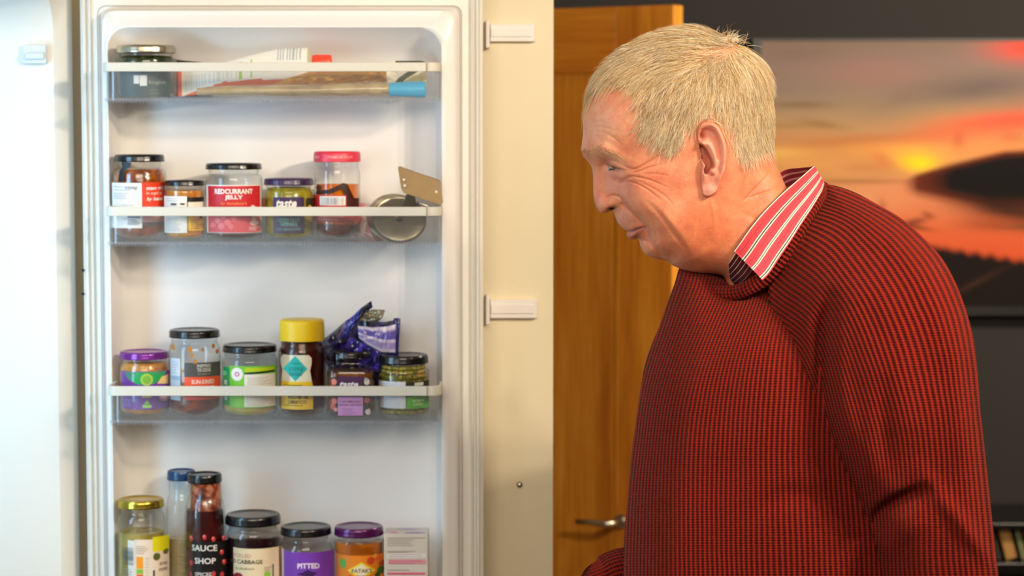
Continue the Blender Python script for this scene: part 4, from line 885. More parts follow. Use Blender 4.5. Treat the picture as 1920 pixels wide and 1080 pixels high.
def bil(A, info, x, z):
    i = np.clip((x-info['x0'])/info['h'], 0, info['nx']-1.001); k = np.clip((z-info['z0'])/info['h'], 0, info['nz']-1.001)
    i0, k0 = i.astype(int), k.astype(int); a, b = i-i0, k-k0
    return A[i0, k0]*(1-a)*(1-b)+A[i0+1, k0]*a*(1-b)+A[i0, k0+1]*(1-a)*b+A[i0+1, k0+1]*a*b
const = lambda c: (lambda U, V: np.full(np.shape(U), float(c)))
# ---- head and neck
HEAD = [(1098, 205), (1095, 216), (1093.5, 235), (1093, 253), (1091, 268), (1090, 281), (1095, 294), (1105, 306), (1110.5, 318), (1112, 337), (1112, 357), (1114, 376), (1118.5, 389), (1126, 397.5), (1135, 399), (1143, 396), (1150, 396.5), (1153.5, 406), (1158.5, 418),
        (1166, 427), (1173, 432), (1176.5, 435), (1174.5, 440), (1178, 446), (1186, 449), (1194, 448), (1199, 453), (1201, 462), (1208.5, 475), (1221, 482), (1240, 487), (1250, 489.5), (1262, 498), (1283, 506), (1310, 512), (1338, 513), (1358, 520), (1362, 545), (1350, 600),
        (1380, 650), (1450, 660), (1530, 620), (1560, 540), (1550, 450), (1515, 395), (1478, 358), (1461, 322), (1450, 300), (1445, 275), (1447, 250), (1447, 220), (1443, 185), (1434, 150), (1420, 122), (1398, 96), (1370, 78), (1330, 68), (1290, 62), (1240, 70), (1190, 92), (1150, 120), (1122, 150), (1106, 180)]
WP = [(1300, 170, 78), (1380, 180, 72), (1240, 160, 74), (1180, 180, 65), (1140, 200, 55), (1115, 230, 44), (1130, 250, 46), (1170, 240, 60), (1210, 220, 69), (1280, 110, 64), (1350, 110, 60), (1200, 130, 58), (1420, 200, 58), (1420, 260, 54), (1370, 250, 70), (1300, 240, 74),
      (1105, 275, 30), (1130, 284, 38), (1160, 280, 50), (1190, 280, 59), (1230, 280, 66), (1260, 320, 67), (1128, 312, 19), (1145, 318, 28), (1165, 322, 43), (1182, 328, 51), (1205, 340, 57), (1235, 350, 62), (1270, 370, 65), (1300, 340, 68), (1112, 325, 8), (1118, 345, 9.5), (1120, 370, 12), (1127, 388, 14), (1143, 384, 18), (1158, 384, 20),
      (1135, 350, 16), (1148, 350, 25), (1162, 350, 34), (1172, 370, 36), (1190, 385, 45), (1215, 400, 52), (1240, 420, 56), (1262, 440, 57), (1290, 440, 61), (1165, 405, 21), (1180, 420, 23), (1195, 415, 30), (1205, 428, 30), (1220, 430, 38), (1190, 445, 22), (1212, 465, 26), (1235, 470, 37), (1262, 475, 45), (1290, 480, 52), (1320, 410, 64), (1330, 470, 56),
      (1360, 440, 60), (1400, 400, 58), (1430, 340, 54), (1390, 310, 64), (1340, 310, 69), (1410, 470, 58), (1460, 400, 56), (1480, 480, 44), (1500, 560, 22), (1400, 560, 34), (1450, 620, 16)]
RP = [(1300, 70, 120), (1400, 100, 110), (1445, 200, 100), (1200, 95, 95), (1130, 150, 75), (1100, 210, 50), (1093, 250, 44), (1092, 278, 30), (1108, 312, 14), (1115, 350, 13), (1122, 390, 13), (1145, 396, 16), (1160, 418, 20), (1180, 440, 22), (1202, 465, 34), (1235, 487, 38), (1290, 508, 46), (1360, 520, 50), (1450, 300, 50), (1480, 360, 50), (1280, 250, 120), (1400, 640, 50)]
Wf = RBF([p[:2] for p in WP], [p[2] for p in WP], 'mq', 14, .004); Rf = RBF([p[:2] for p in RP], [p[2] for p in RP], 'mq', 30)
EAR = crom([(1309, 240), (1314, 231.5), (1324, 228), (1335, 229), (1346, 237), (1353, 250), (1360, 270), (1361.5, 292), (1359, 315), (1353, 333), (1346, 352), (1338.5, 363), (1327, 368.5), (1318, 365), (1314.5, 352), (1313.5, 330), (1314.5, 304), (1310, 274), (1307, 254)], 4)
CONCHA = crom([(1310.5, 270), (1320, 275), (1328, 286), (1337, 310), (1330, 318), (1328, 325), (1320, 326), (1319, 318), (1321, 310), (1315, 300), (1314, 290)], 4)
FOSSA = crom([(1313, 243), (1322, 240), (1336, 244), (1345, 258), (1348, 276), (1348, 296), (1343, 300), (1339, 285), (1333, 268), (1322, 262), (1312, 262)], 4)
WR = [((1097, 244), (1112, 238), (1130, 238), (1150, 244)), ((1096, 256), (1112, 248), (1132, 249), (1150, 258), (1166, 272)), ((1100, 232), (1118, 228), (1136, 230))]
CROW = [(((1170, 318), (1185, 319), (1205, 310), (1225, 298), (1236, 290)), 2.1, -2.4), (((1176, 323), (1195, 322), (1215, 315), (1240, 308)), 2.0, -1.8), (((1174, 330), (1195, 332), (1220, 338), (1252, 352)), 2.2, -1.6),
        (((1162, 343), (1180, 340), (1198, 346), (1218, 358), (1240, 376)), 2.2, -2.0), (((1186, 336), (1215, 348), (1245, 366), (1262, 384)), 2.4, -1.2), (((1168, 336), (1178, 334), (1190, 328)), 1.8, -1.6), (((1205, 326), (1230, 326), (1256, 330)), 2, -.9),
        (((1225, 300), (1245, 292), (1262, 296)), 2, -.7)]
def headD(U, V):
    D = np.zeros_like(U)
    D += line(U, V, [(1096, 283), (1112, 276), (1132, 279), (1152, 288), (1176, 302)], 9, 3.6)
    D += gs(U, V, 1138, 308, 12, 9, -4.5, 25)
    D += gs(U, V, 1155, 308, 15, 5.5, 2.4, 22)
    D += line(U, V, [(1137, 301), (1150, 302), (1164, 308), (1178, 315), (1192, 317)], 1.8, -1.8)
    D += line(U, V, [(1139, 311), (1147, 315), (1156, 317.5), (1166, 319)], 2.3, -4.6)
    D += line(U, V, [(1140, 322), (1152, 330), (1168, 330), (1180, 323)], 4.5, 2.0)
    D += line(U, V, [(1145, 333), (1158, 342), (1172, 340)], 4, -1.5)
    D += line(U, V, [(1136, 305), (1130, 318), (1134, 334)], 6, -2.0)
    for p in WR: D += line(U, V, p, 2.4, -.9)
    for p, w_, a in CROW: D += line(U, V, p, w_*.75, a*.7)
    D += line(U, V, [(1168, 384), (1184, 398), (1200, 414), (1209, 428), (1214, 442), (1226, 462), (1244, 482)], 4.6, -3.6, False)
    D += line(U, V, [(1182, 384), (1205, 404), (1222, 426), (1232, 450), (1248, 470)], 11, 2.8)
    D += line(U, V, [(1215, 380), (1240, 405), (1262, 436), (1282, 462), (1290, 480)], 4.5, -1.8)
    D += line(U, V, [(1240, 398), (1268, 428), (1292, 456)], 9, 1.2)
    D += gs(U, V, 1152, 383, 10, 9, 3.4)
    D += line(U, V, [(1137, 372), (1148, 367), (1160, 369), (1168, 378), (1169, 389), (1163, 396)], 2.6, -3.2)
    D += gs(U, V, 1147, 391.5, 7, 2.6, -9, -12)
    D += line(U, V, [(1178, 436), (1187, 433), (1198, 428.5), (1210, 425)], 1.9, -3.0)
    D += gs(U, V, 1188, 442, 12, 5, 1.6, -25)+gs(U, V, 1182, 427, 14, 5, 1.2, -25)
    D += gs(U, V, 1213, 426, 5, 5, -2.0)
    D += line(U, V, [(1196, 451), (1210, 452), (1222, 458)], 3.5, -2.2)
    D += gs(U, V, 1216, 468, 13, 10, 1.8)
    D += line(U, V, [(1246, 487), (1236, 476), (1232, 466)], 3, -1.4)
    D += gs(U, V, 1345, 478, 60, 24, -3.0, -25)
    D += line(U, V, [(1262, 492), (1300, 488), (1335, 462), (1346, 425)], 9, 1.6)
    D += line(U, V, [(1392, 378), (1420, 350), (1446, 322)], 2.2, -1.3)+line(U, V, [(1398, 372), (1432, 362), (1468, 350)], 2.2, -1.1)+line(U, V, [(1395, 400), (1430, 420), (1440, 450)], 6, -1)
    D += line(U, V, [(1306, 260), (1307, 300), (1305, 340)], 1.6, -.9)+line(U, V, [(1332, 372), (1338, 400), (1340, 430)], 4, 1.0)
    D += gs(U, V, 1250, 300, 40, 22, -2.0)
    e = sdist(U, V, EAR); m = sstep(e, -1.2, 1.6)
    hh = 5+np.clip((U-1311)/50, 0, 1.1)*11+gs(U, V, 1328, 352, 16, 16, -2)
    hh += 3.2*np.exp(-((e-6)/5.0)**2)*sstep(-V, -352, -320)*(1-.6*sstep(-U, -1318, -1308)*sstep(V, 262, 280))
    hh -= 4.0*sstep(sdist(U, V, FOSSA), -1.5, 4)
    hh -= 15*sstep(sdist(U, V, CONCHA), -1.2, 2.5)
    hh -= 8*gs(U, V, 1315, 255, 5, 8, 1)
    hh += line(U, V, [(1316, 268), (1328, 272), (1338, 292), (1341, 312), (1336, 324)], 3.5, 2.0, False)+gs(U, V, 1333, 321, 4.5, 4.5, 2.5)+gs(U, V, 1329, 355, 9, 9, 3)+gs(U, V, 1346, 318, 4, 9, -2)
    D += m*hh
    return D
v, q, HI = relief(HEAD, const(YM), Wf, Rf, headD, .00095)
near = np.where(v[:, 1] > YM, 2*YM-v[:, 1], v[:, 1]); U, V = proj(v[:, 0], near, v[:, 2])
def mixc(c, w, h): w = np.clip(w, 0, 1)[:, None]; return c*(1-w)+w*np.array(H(h)[:3])
HAIRPOLY = crom([(1085, 215), (1104, 196), (1118, 172), (1142, 152), (1168, 160), (1186, 186), (1192, 215), (1188, 238), (1204, 262), (1228, 282), (1256, 294), (1276, 288), (1292, 266), (1304, 244), (1322, 224), (1346, 230), (1362, 252), (1368, 280), (1384, 304), (1402, 314), (1424, 300), (1444, 282), (1475, 290), (1490, 200), (1460, 80), (1380, 20), (1250, 10), (1120, 60), (1070, 140)], 3)
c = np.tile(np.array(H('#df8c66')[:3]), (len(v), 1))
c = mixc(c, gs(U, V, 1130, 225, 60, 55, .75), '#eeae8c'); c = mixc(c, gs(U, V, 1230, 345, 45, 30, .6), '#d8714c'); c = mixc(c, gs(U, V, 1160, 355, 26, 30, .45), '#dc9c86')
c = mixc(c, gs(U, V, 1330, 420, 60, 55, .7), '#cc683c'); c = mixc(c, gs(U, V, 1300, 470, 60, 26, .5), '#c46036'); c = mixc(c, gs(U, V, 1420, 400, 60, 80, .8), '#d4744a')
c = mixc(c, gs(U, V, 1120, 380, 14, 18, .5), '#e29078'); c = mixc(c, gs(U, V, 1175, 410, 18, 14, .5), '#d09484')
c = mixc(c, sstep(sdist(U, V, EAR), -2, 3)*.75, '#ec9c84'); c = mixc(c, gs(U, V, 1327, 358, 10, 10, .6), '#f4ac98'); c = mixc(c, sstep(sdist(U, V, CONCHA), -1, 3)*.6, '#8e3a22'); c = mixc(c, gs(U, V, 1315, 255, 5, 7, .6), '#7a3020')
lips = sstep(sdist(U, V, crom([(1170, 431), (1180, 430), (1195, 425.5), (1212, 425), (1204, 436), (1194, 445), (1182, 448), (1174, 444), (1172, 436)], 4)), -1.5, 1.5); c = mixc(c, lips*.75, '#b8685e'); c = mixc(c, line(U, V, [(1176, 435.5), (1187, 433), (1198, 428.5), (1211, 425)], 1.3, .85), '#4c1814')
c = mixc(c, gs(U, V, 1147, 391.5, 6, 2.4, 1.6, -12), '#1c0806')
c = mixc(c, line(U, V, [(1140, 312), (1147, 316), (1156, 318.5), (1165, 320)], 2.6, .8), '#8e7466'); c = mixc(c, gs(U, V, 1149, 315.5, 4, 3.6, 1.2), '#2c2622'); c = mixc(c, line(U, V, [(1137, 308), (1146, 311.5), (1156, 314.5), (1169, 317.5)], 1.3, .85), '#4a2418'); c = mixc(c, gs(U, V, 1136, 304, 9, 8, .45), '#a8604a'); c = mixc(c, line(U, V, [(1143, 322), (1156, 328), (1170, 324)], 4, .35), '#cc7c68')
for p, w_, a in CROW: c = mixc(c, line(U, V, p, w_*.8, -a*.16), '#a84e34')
c = mixc(c, line(U, V, [(1098, 284), (1112, 277), (1132, 280), (1152, 289), (1172, 300)], 6, .2), '#b48c64')
hm = sstep(sdist(U, V, HAIRPOLY), 8, 40); c = mixc(c, hm*.62, '#c2a074')
c = mixc(c, line(U, V, [(1240, 118), (1290, 104), (1345, 92), (1378, 100)], 7, .5)+gs(U, V, 1345, 105, 26, 14, .5), '#e09a80')
for k_ in range(70):
    c = mixc(c, gs(U, V, RNG.uniform(1100, 1440), RNG.uniform(200, 500), RNG.uniform(1.2, 5), RNG.uniform(1.2, 4), RNG.uniform(.12, .4)), ('#b4603c', '#c0503a', '#f0b898')[k_ % 3])
r_ = RNG.normal(0, .045, len(v)); c = np.clip(c*(1+r_[:, None]*np.array([.7, 1.2, 1.2])), 0, 1)
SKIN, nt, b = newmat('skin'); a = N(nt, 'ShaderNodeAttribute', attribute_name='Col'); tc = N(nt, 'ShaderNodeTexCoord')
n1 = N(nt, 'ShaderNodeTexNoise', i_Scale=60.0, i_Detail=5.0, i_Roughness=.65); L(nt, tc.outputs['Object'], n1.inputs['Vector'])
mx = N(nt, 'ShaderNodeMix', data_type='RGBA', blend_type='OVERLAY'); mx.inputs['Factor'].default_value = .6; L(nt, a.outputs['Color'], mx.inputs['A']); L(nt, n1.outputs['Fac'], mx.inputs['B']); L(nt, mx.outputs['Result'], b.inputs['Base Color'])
n2 = N(nt, 'ShaderNodeTexNoise', i_Scale=260.0, i_Detail=8.0, i_Roughness=.75); L(nt, tc.outputs['Object'], n2.inputs['Vector'])
bp = N(nt, 'ShaderNodeBump', i_Strength=.55, i_Distance=.0009); L(nt, n2.outputs['Fac'], bp.inputs['Height']); L(nt, bp.outputs['Normal'], b.inputs['Normal'])
b.inputs['Roughness'].default_value = .46; b.inputs['Subsurface Weight'].default_value = .12; b.inputs['Subsurface Radius'].default_value = (1, .35, .18); b.inputs['Subsurface Scale'].default_value = .006
head_v, head_q, head_c = v, q, c
# ---- hands, forearms, hidden torso: skinned chains joined into the same body mesh
def skinmesh(verts, edges, radii, root=0, sub=2):
    me = bpy.data.meshes.new('sk'); me.from_pydata([tuple(p) for p in verts], edges, []); o = bpy.data.objects.new('sk', me); COL.objects.link(o)
    o.modifiers.new('skin', 'SKIN'); md = o.modifiers.new('s', 'SUBSURF'); md.levels = sub; md.render_levels = sub
    for i, r in enumerate(radii):
        r = r if isinstance(r, tuple) else (r, r); me.skin_vertices[0].data[i].radius = r
    me.skin_vertices[0].data[root].use_root = True
    dg = bpy.context.evaluated_depsgraph_get(); ev = bpy.data.meshes.new_from_object(o.evaluated_get(dg))
    vs = np.array([vv.co[:] for vv in ev.vertices]); fs = [tuple(p.vertices) for p in ev.polygons]
    bpy.data.objects.remove(o); bpy.data.meshes.remove(me); bpy.data.meshes.remove(ev)
    return vs, fs
def hand(wrist, fdir, pdir, side):
    """wrist point, finger direction, palm-facing direction; thumb on the given side"""
    f = Vector(fdir).normalized(); p = Vector(pdir).normalized(); s = f.cross(p).normalized()*side; w = Vector(wrist)
    V_, E_, R_ = [], [], []
    def chain(pts, rad, start=None):
        prev = start
        for a, r in zip(pts, rad):
            V_.append(a); R_.append(r); i = len(V_)-1
            if prev is not None: E_.append((prev, i))
            prev = i
        return prev
    c0 = chain([w-f*.16, w-f*.06, w, w+f*.03, w+f*.06], [.036, .029, (.027, .022), (.034, .018), (.038, .016)])
    parts = [(V_, E_, R_)]
    out = [skinmesh(V_, E_, R_)]
    for k, (off, ln) in enumerate(((.030, .074), (.010, .082), (-.010, .077), (-.029, .060))):
        b = w+f*.055+s*off; pts = [b, b+f*.035, b+f*(.035+ln*.42)+p*.008, b+f*(.035+ln*.70)+p*.022, b+f*(.035+ln*.88)+p*.038]
        out.append(skinmesh(pts, [(i, i+1) for i in range(4)], [.0095, .0098, .0088, .0080, .0068]))
    b = w+f*.02+s*.026; pts = [b, b+f*.025+s*.022+p*.008, b+f*.055+s*.032+p*.018, b+f*.080+s*.034+p*.028]
    out.append(skinmesh(pts, [(i, i+1) for i in range(3)], [.013, .0125, .0105, .0085]))
    return out
FW = P(1126, 1103, 2.56); NW = P(1745, 1500, 2.30)
inner = skinmesh([P(1450, 600, 2.45), P(1480, 800, 2.45), P(1480, 1100, 2.46), P(1550, 600, 2.42), P(1690, 560, 2.31), P(1740, 900, 2.30), P(1760, 1240, 2.30), NW-Vector((-.02, -.005, -.13)), P(1520, 560, 2.55), P(1500, 640, 2.66), P(1450, 850, 2.70), P(1400, 1040, 2.70), FW+Vector((.15, .02, .04))], [(0, 1), (1, 2), (0, 3), (3, 4), (4, 5), (5, 6), (6, 7), (0, 8), (8, 9), (9, 10), (10, 11), (11, 12)], [.03, .06, .08, .02, .045, .04, .035, .03, .03, .045, .04, .035, .03])
chunks_ = [inner]+hand(FW, (-1, -.15, -.28), (0, .3, -1), 1)+hand(NW, (-.12, .05, -1), (0, 1, .05), -1)
vs = [head_v]; qs = [tuple(int(i) for i in r) for r in head_q.tolist()]; off = len(head_v)
cols_ = [head_c]
fs_all = qs
for hv, hf in chunks_:
    vs.append(hv); fs_all += [tuple(i+off for i in f) for f in hf]; off += len(hv); cols_.append(np.tile(np.array(H('#dc8e6c')[:3]), (len(hv), 1)))
bv = np.concatenate(vs); bc = np.concatenate(cols_)
me = bpy.data.meshes.new('body'); me.from_pydata(bv.tolist(), [], fs_all); me.update()
me.polygons.foreach_set('use_smooth', [True]*len(me.polygons))
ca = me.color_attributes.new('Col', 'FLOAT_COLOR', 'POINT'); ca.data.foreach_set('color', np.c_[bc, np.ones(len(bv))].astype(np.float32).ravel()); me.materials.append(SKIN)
body = bpy.data.objects.new('body', me); COL.objects.link(body); body.parent = man; body.matrix_parent_inverse = Matrix.Translation(-Vector(man.location))
# eyes
def surfY(x, z, side=-1): return YM+side*math.sqrt(max(0, float(bil(HI['w2'], HI, np.array([x]), np.array([z]))[0])))
pe = P(1157.5, 317.5, YM-.034); er = .0100
for side in (-1, 1):
    y_ = YM+side*(abs(surfY(pe.x, pe.z)-YM)-er-.0056)
    m = MB(); m.lathe([(er*math.sin(PI*k/16), -er*math.cos(PI*k/16)) for k in range(1, 16)], 28); e_ = m.build('eye', plain('eye_white', '#a88a78', .4, coat=.1), man, smooth=True)
    e_.matrix_parent_inverse = Matrix(); e_.location = Vector((pe.x, y_, pe.z))-man.location
    gz_ = Vector((-.62, side*.7, -.36)).normalized()
    i_ = MB(); i_.lathe([(0, er*1.005), (er*.22, er*.985), (er*.46, er*.90)], 24, cap0=False, cap1=False); io = i_.build('iris', plain('iris_grey', '#2c2e2e', .4, coat=.15), e_, smooth=True)
    io.matrix_parent_inverse = Matrix(); io.rotation_euler = gz_.to_track_quat('Z', 'Y').to_euler()
# ---- hair strands
def field(guides, U, V, p=3.0):
    a = np.zeros(U.shape); b = np.zeros(U.shape); s = np.zeros(U.shape)
    for (u, v_, du, dv) in guides:
        n_ = math.hypot(du, dv); w = 1/((U-u)**2+(V-v_)**2+60)**(p/2); a += w*du/n_; b += w*dv/n_; s += w
    a /= s; b /= s; n_ = np.hypot(a, b)+1e-6; return a/n_, b/n_
GUIDE = [(1395, 78, .7, .7), (1370, 70, -.6, -.15), (1330, 62, -1, -.1), (1290, 62, -1, .02), (1240, 72, -1, .22), (1190, 92, -1, .5), (1150, 118, -.9, .75), (1122, 150, -.6, .9), (1104, 180, -.3, 1), (1100, 200, 0, 1), (1340, 85, -1, .1), (1300, 90, -1, .12), (1250, 105, -1, .25), (1200, 125, -1, .42), (1160, 145, -.9, .6), (1130, 165, -.6, 1),
         (1290, 125, -.75, .6), (1240, 140, -.85, .6), (1190, 165, -.6, .9), (1330, 130, -.4, 1), (1300, 170, -.35, 1), (1250, 190, -.5, 1), (1215, 220, -.5, 1), (1300, 220, -.25, 1), (1260, 260, -.35, 1), (1230, 270, -.5, 1), (1370, 120, -.05, 1), (1370, 170, -.1, 1), (1350, 210, -.1, 1), (1400, 110, .5, 1), (1425, 150, .35, 1), (1440, 200, .1, 1), (1445, 250, .05, 1), (1400, 200, .0, 1), (1390, 270, .05, 1), (1420, 280, .1, 1), (1380, 300, .2, 1)]
def strands(name, n, region, guide, lenf, liftf, colf, width, parent, K=8, seed=1, mat=None, both=True, jit=.30, keep=None):
    r = np.random.default_rng(seed)
    w = np.sqrt(np.maximum(HI['w2'], 0)); ok_ = HI['w2'] > 1e-7
    gx, gz = np.gradient(w, HI['h']); 
    ii, kk = np.nonzero(ok_); area_ = np.minimum(np.sqrt(1+gx[ii, kk]**2+gz[ii, kk]**2), 9)
    X = HI['x0']+ii*HI['h']; Z = HI['z0']+kk*HI['h']; Uq, Vq = proj(X, YM-w[ii, kk], Z)
    m = sdist(Uq, Vq, region) > 0; pr_ = area_*m
    if keep is not None: pr_ = pr_*keep(Uq, Vq)
    sel = r.choice(len(ii), n, p=pr_/pr_.sum()); x = X[sel]+r.uniform(-.5, .5, n)*HI['h']; z = Z[sel]+r.uniform(-.5, .5, n)*HI['h']
    wn = np.sqrt(np.maximum(bil(HI['w2'], HI, x, z), 1e-7)); side = np.where(r.random(n) < (.72 if both else 1), -1.0, 1.0)
    p = np.stack([x, side*wn, z], 1)                      # y relative to the midplane
    U0, V0 = proj(x, YM-wn, z); ln = lenf(U0, V0)*r.uniform(.65, 1.2, n); lift = liftf(U0, V0)*r.uniform(.25, 1.0, n)
    W2x, W2z = np.gradient(HI['w2'], HI['h'])
    ja = r.normal(0, jit, n); out = []; clump = r.normal(0, 1, n)
    def nrm(p):
        nx_ = -bil(W2x, HI, p[:, 0], p[:, 2]); nz_ = -bil(W2z, HI, p[:, 0], p[:, 2]); ny_ = 2*p[:, 1]
        g_ = np.stack([nx_, ny_, nz_], 1); return g_, np.linalg.norm(g_, axis=1)+1e-9
    for k in range(K):
        g_, gn = nrm(p); nn = g_/gn[:, None]; t = k/(K-1)
        out.append(p+nn*(lift*(t**.75)*1.0+.0002)[:, None])
        Uc, Vc = proj(p[:, 0], YM-np.abs(p[:, 1]), p[:, 2]); du, dv = field(guide, Uc, Vc); a_ = ja*(1-.3*t); c_, s_ = np.cos(a_), np.sin(a_)
        T = np.stack([du*c_-dv*s_, 0*du, -(du*s_+dv*c_)], 1); T -= nn*(T*nn).sum(1)[:, None]; tl = np.linalg.norm(T, axis=1)+1e-6; T /= tl[:, None]
        p = p+T*(ln/(K-1))[:, None]
        for _ in range(2):
            F_ = p[:, 1]**2-bil(HI['w2'], HI, p[:, 0], p[:, 2]); g_, gn = nrm(p); st = np.clip(F_/gn, -.004, .004); p = p-(g_/gn[:, None])*st[:, None]
    pos = np.stack(out, 1); pos[..., 1] += YM
    return build_strands(name, pos, colf(U0, V0, r, n), width*r.uniform(.7, 1.2, n), parent, mat)
def build_strands(name, pos, cols, width, parent, mat):
    n, K = pos.shape[:2]; T = np.gradient(pos, axis=1); T /= np.linalg.norm(T, axis=2, keepdims=True)+1e-9
    A = np.cross(T, np.array([.13, 1, .21])); A /= np.linalg.norm(A, axis=2, keepdims=True)+1e-9; B = np.cross(T, A)
    tp = (1-np.linspace(0, 1, K)**3*.8)[None, :, None]*np.reshape(width, (-1, 1, 1))/2
    vs = np.stack([pos+tp*(math.cos(a)*A+math.sin(a)*B) for a in (0, 2*PI/3, 4*PI/3)], 2)     # n,K,3,3
    base = (np.arange(n)[:, None]*K+np.arange(K-1)[None])*3
    q = np.stack([np.stack([base+j, base+(j+1) % 3, base+3+(j+1) % 3, base+3+j], -1) for j in range(3)], 2).reshape(-1, 4)
    cc = np.repeat(cols, K*3, axis=0)
    return mesh_np(name, vs.reshape(-1, 3), q, mat, parent, cc)
HAIRM = vcmat('hair_fibre', .42, spec=.35)
PAL = np.array([H(x)[:3] for x in ('#fbdfab', '#deb478', '#fff0d2', '#a0723c', '#f0cd98', '#fff6e0')])
def hcol(U, V, r, n):
    i = r.choice(6, n, p=[.26, .22, .18, .10, .14, .10]); c = PAL[i].copy(); k = np.clip((V-190)/90, 0, 1)[:, None]*.45; c = c*(1-k)+k*np.array(H('#f4e4c6')[:3])
    cid = (np.floor((U+.25*V)/5.5)*131+np.floor((V-.1*U)/17)*71).astype(np.int64); c = c*(.80+.36*((cid*2654435761 % 1000)/1000.0))[:, None]
    d = np.clip((U-1340)/90, 0, 1)[:, None]*.35; c = c*(1-d)+d*np.array(H('#a5834f')[:3]); return np.clip(c*r.uniform(.7, 1.15, (n, 1)), 0, 1)
def hlen(U, V): return .016+.030*sstep(-V, -165, -95)+.012*sstep(-U, -1200, -1120)
def hlift(U, V): return .0042+.0075*sstep(-V, -150, -80)
def hkeep(U, V):
    k = sstep(sdist(U, V, HAIRPOLY), 0, 30)*.93+.07
    k *= 1-.9*np.exp(-(line(U, V, [(1250, 117), (1290, 106), (1345, 94), (1376, 98)], 5, 1)*0+((V-(112-.16*(U-1250)))/8)**2))*((U > 1235) & (U < 1385)&(V>80))
    return k
hair = strands('hair', 21000, HAIRPOLY, GUIDE, hlen, hlift, hcol, .00038, man, 8, 3, HAIRM, keep=hkeep)
# wisps standing up at the crown and stray hairs
r = np.random.default_rng(9); tw = []
for k in range(150):
    u = r.normal(1358, 16); v_ = 66+abs(u-1345)*.12+r.uniform(0, 8); y = YM+r.normal(0, .022); a = P(u, v_+6, y); ang = r.normal(.35, .55); ln = r.uniform(12, 30)
    if r.random() < .1: ln *= 1.5
    pts = []; cv_ = r.uniform(-.3, 1.1)
    for t in np.linspace(0, 1, 8):
        cu = ang+t*cv_; pts.append(P(u+ln*t*math.sin(cu), v_+6-ln*t*math.cos(cu)*.9, y)[:])
    tw.append(pts)
for k in range(80):
    u = r.uniform(1120, 1300); v_ = np.interp(u, [1095, 1122, 1150, 1190, 1240, 1290], [190, 148, 118, 90, 70, 60]); y = YM+r.normal(0, .02); ln = r.uniform(14, 32)
    pts = [P(u-ln*t, v_-7-3*t+ln*t*t*.35*(1300-u)/180, y)[:] for t in np.linspace(0, 1, 8)]; tw.append(pts)
build_strands('stray_hair', np.array(tw), PAL[r.choice(6, len(tw))]*.9, np.full(len(tw), .00036), hair, HAIRM)['kind'] = 'stuff'
BROWG = [(1096, 284, -.6, .5), (1115, 277, 1, -.1), (1140, 282, 1, .35), (1170, 300, 1, .6)]
strands('eyebrow', 260, crom([(1092, 284), (1104, 275), (1130, 275), (1152, 284), (1168, 296), (1160, 298), (1146, 291), (1126, 284), (1104, 288)], 3), BROWG, lambda U, V: .009+0*U, lambda U, V: .0018+0*U,
        lambda U, V, r, n: np.clip(np.array(H('#dcb48c')[:3])*r.uniform(.7, 1.4, (n, 1)), 0, 1), .0003, man, 6, 5, HAIRM, jit=.5)
# ---- jumper
KNIT, nt, b = newmat('ribbed_wool')
ar = N(nt, 'ShaderNodeAttribute', attribute_name='rib'); aw = N(nt, 'ShaderNodeAttribute', attribute_name='row')
def M_(op, a, b_=None, c_=None):
    n = N(nt, 'ShaderNodeMath', operation=op)
    for i, x in enumerate((a, b_, c_)):
        if x is None: continue
        if isinstance(x, (int, float)): n.inputs[i].default_value = x
        else: L(nt, x, n.inputs[i])
    return n.outputs[0]
tc = N(nt, 'ShaderNodeTexCoord'); nz_ = N(nt, 'ShaderNodeTexNoise', i_Scale=260.0, i_Detail=3.0); L(nt, tc.outputs['Object'], nz_.inputs['Vector'])
nzl = N(nt, 'ShaderNodeTexNoise', i_Scale=14.0, i_Detail=2.0); L(nt, tc.outputs['Object'], nzl.inputs['Vector'])
wob_ = M_('MULTIPLY', M_('SUBTRACT', nz_.outputs['Fac'], .5), .55)
ph = M_('ADD', ar.outputs['Fac'], M_('MULTIPLY', M_('SUBTRACT', nzl.outputs['Fac'], .5), .5))
ribh = M_('MULTIPLY_ADD', M_('COSINE', M_('MULTIPLY', M_('ADD', ph, M_('MULTIPLY', wob_, .25)), 2*PI)), .5, .5)
st = M_('MULTIPLY_ADD', M_('COSINE', M_('MULTIPLY', M_('ADD', aw.outputs['Fac'], wob_), 2*PI)), .5, .5)
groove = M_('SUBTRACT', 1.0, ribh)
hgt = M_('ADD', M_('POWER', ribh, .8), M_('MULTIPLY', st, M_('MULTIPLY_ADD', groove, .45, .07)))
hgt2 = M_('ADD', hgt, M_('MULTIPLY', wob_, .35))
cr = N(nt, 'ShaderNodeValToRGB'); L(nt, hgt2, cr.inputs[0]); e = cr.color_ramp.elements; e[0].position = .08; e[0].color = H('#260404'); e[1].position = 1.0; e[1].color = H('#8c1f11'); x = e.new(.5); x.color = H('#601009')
L(nt, cr.outputs[0], b.inputs['Base Color']); b.inputs['Roughness'].default_value = .9; b.inputs['Specular IOR Level'].default_value = .15
b.inputs['Sheen Weight'].default_value = .08; b.inputs['Sheen Tint'].default_value = (1, .35, .25, 1)
bp = N(nt, 'ShaderNodeBump', i_Strength=1.0, i_Distance=.0030); L(nt, hgt2, bp.inputs['Height']); L(nt, bp.outputs['Normal'], b.inputs['Normal'])
def guided(G, pitch=4.9, v0=850):
    pts, val, pr2, vr = [], [], [], []
    for ix, ln in G:
        d = crom(ln, 2, False); s_ = np.r_[0, np.cumsum(np.hypot(*np.diff(d, axis=0).T))]
        a0 = np.interp(v0, d[:, 1], s_)+max(0, v0-d[-1, 1])-max(0, d[0, 1]-v0)
        for p_, a_ in zip(d, s_-a0): pts.append(p_); val.append(ix); vr.append(a_/pitch)
    return RBF(pts, val, 'tps', lam=.002), RBF(pts, vr, 'tps', lam=.01)
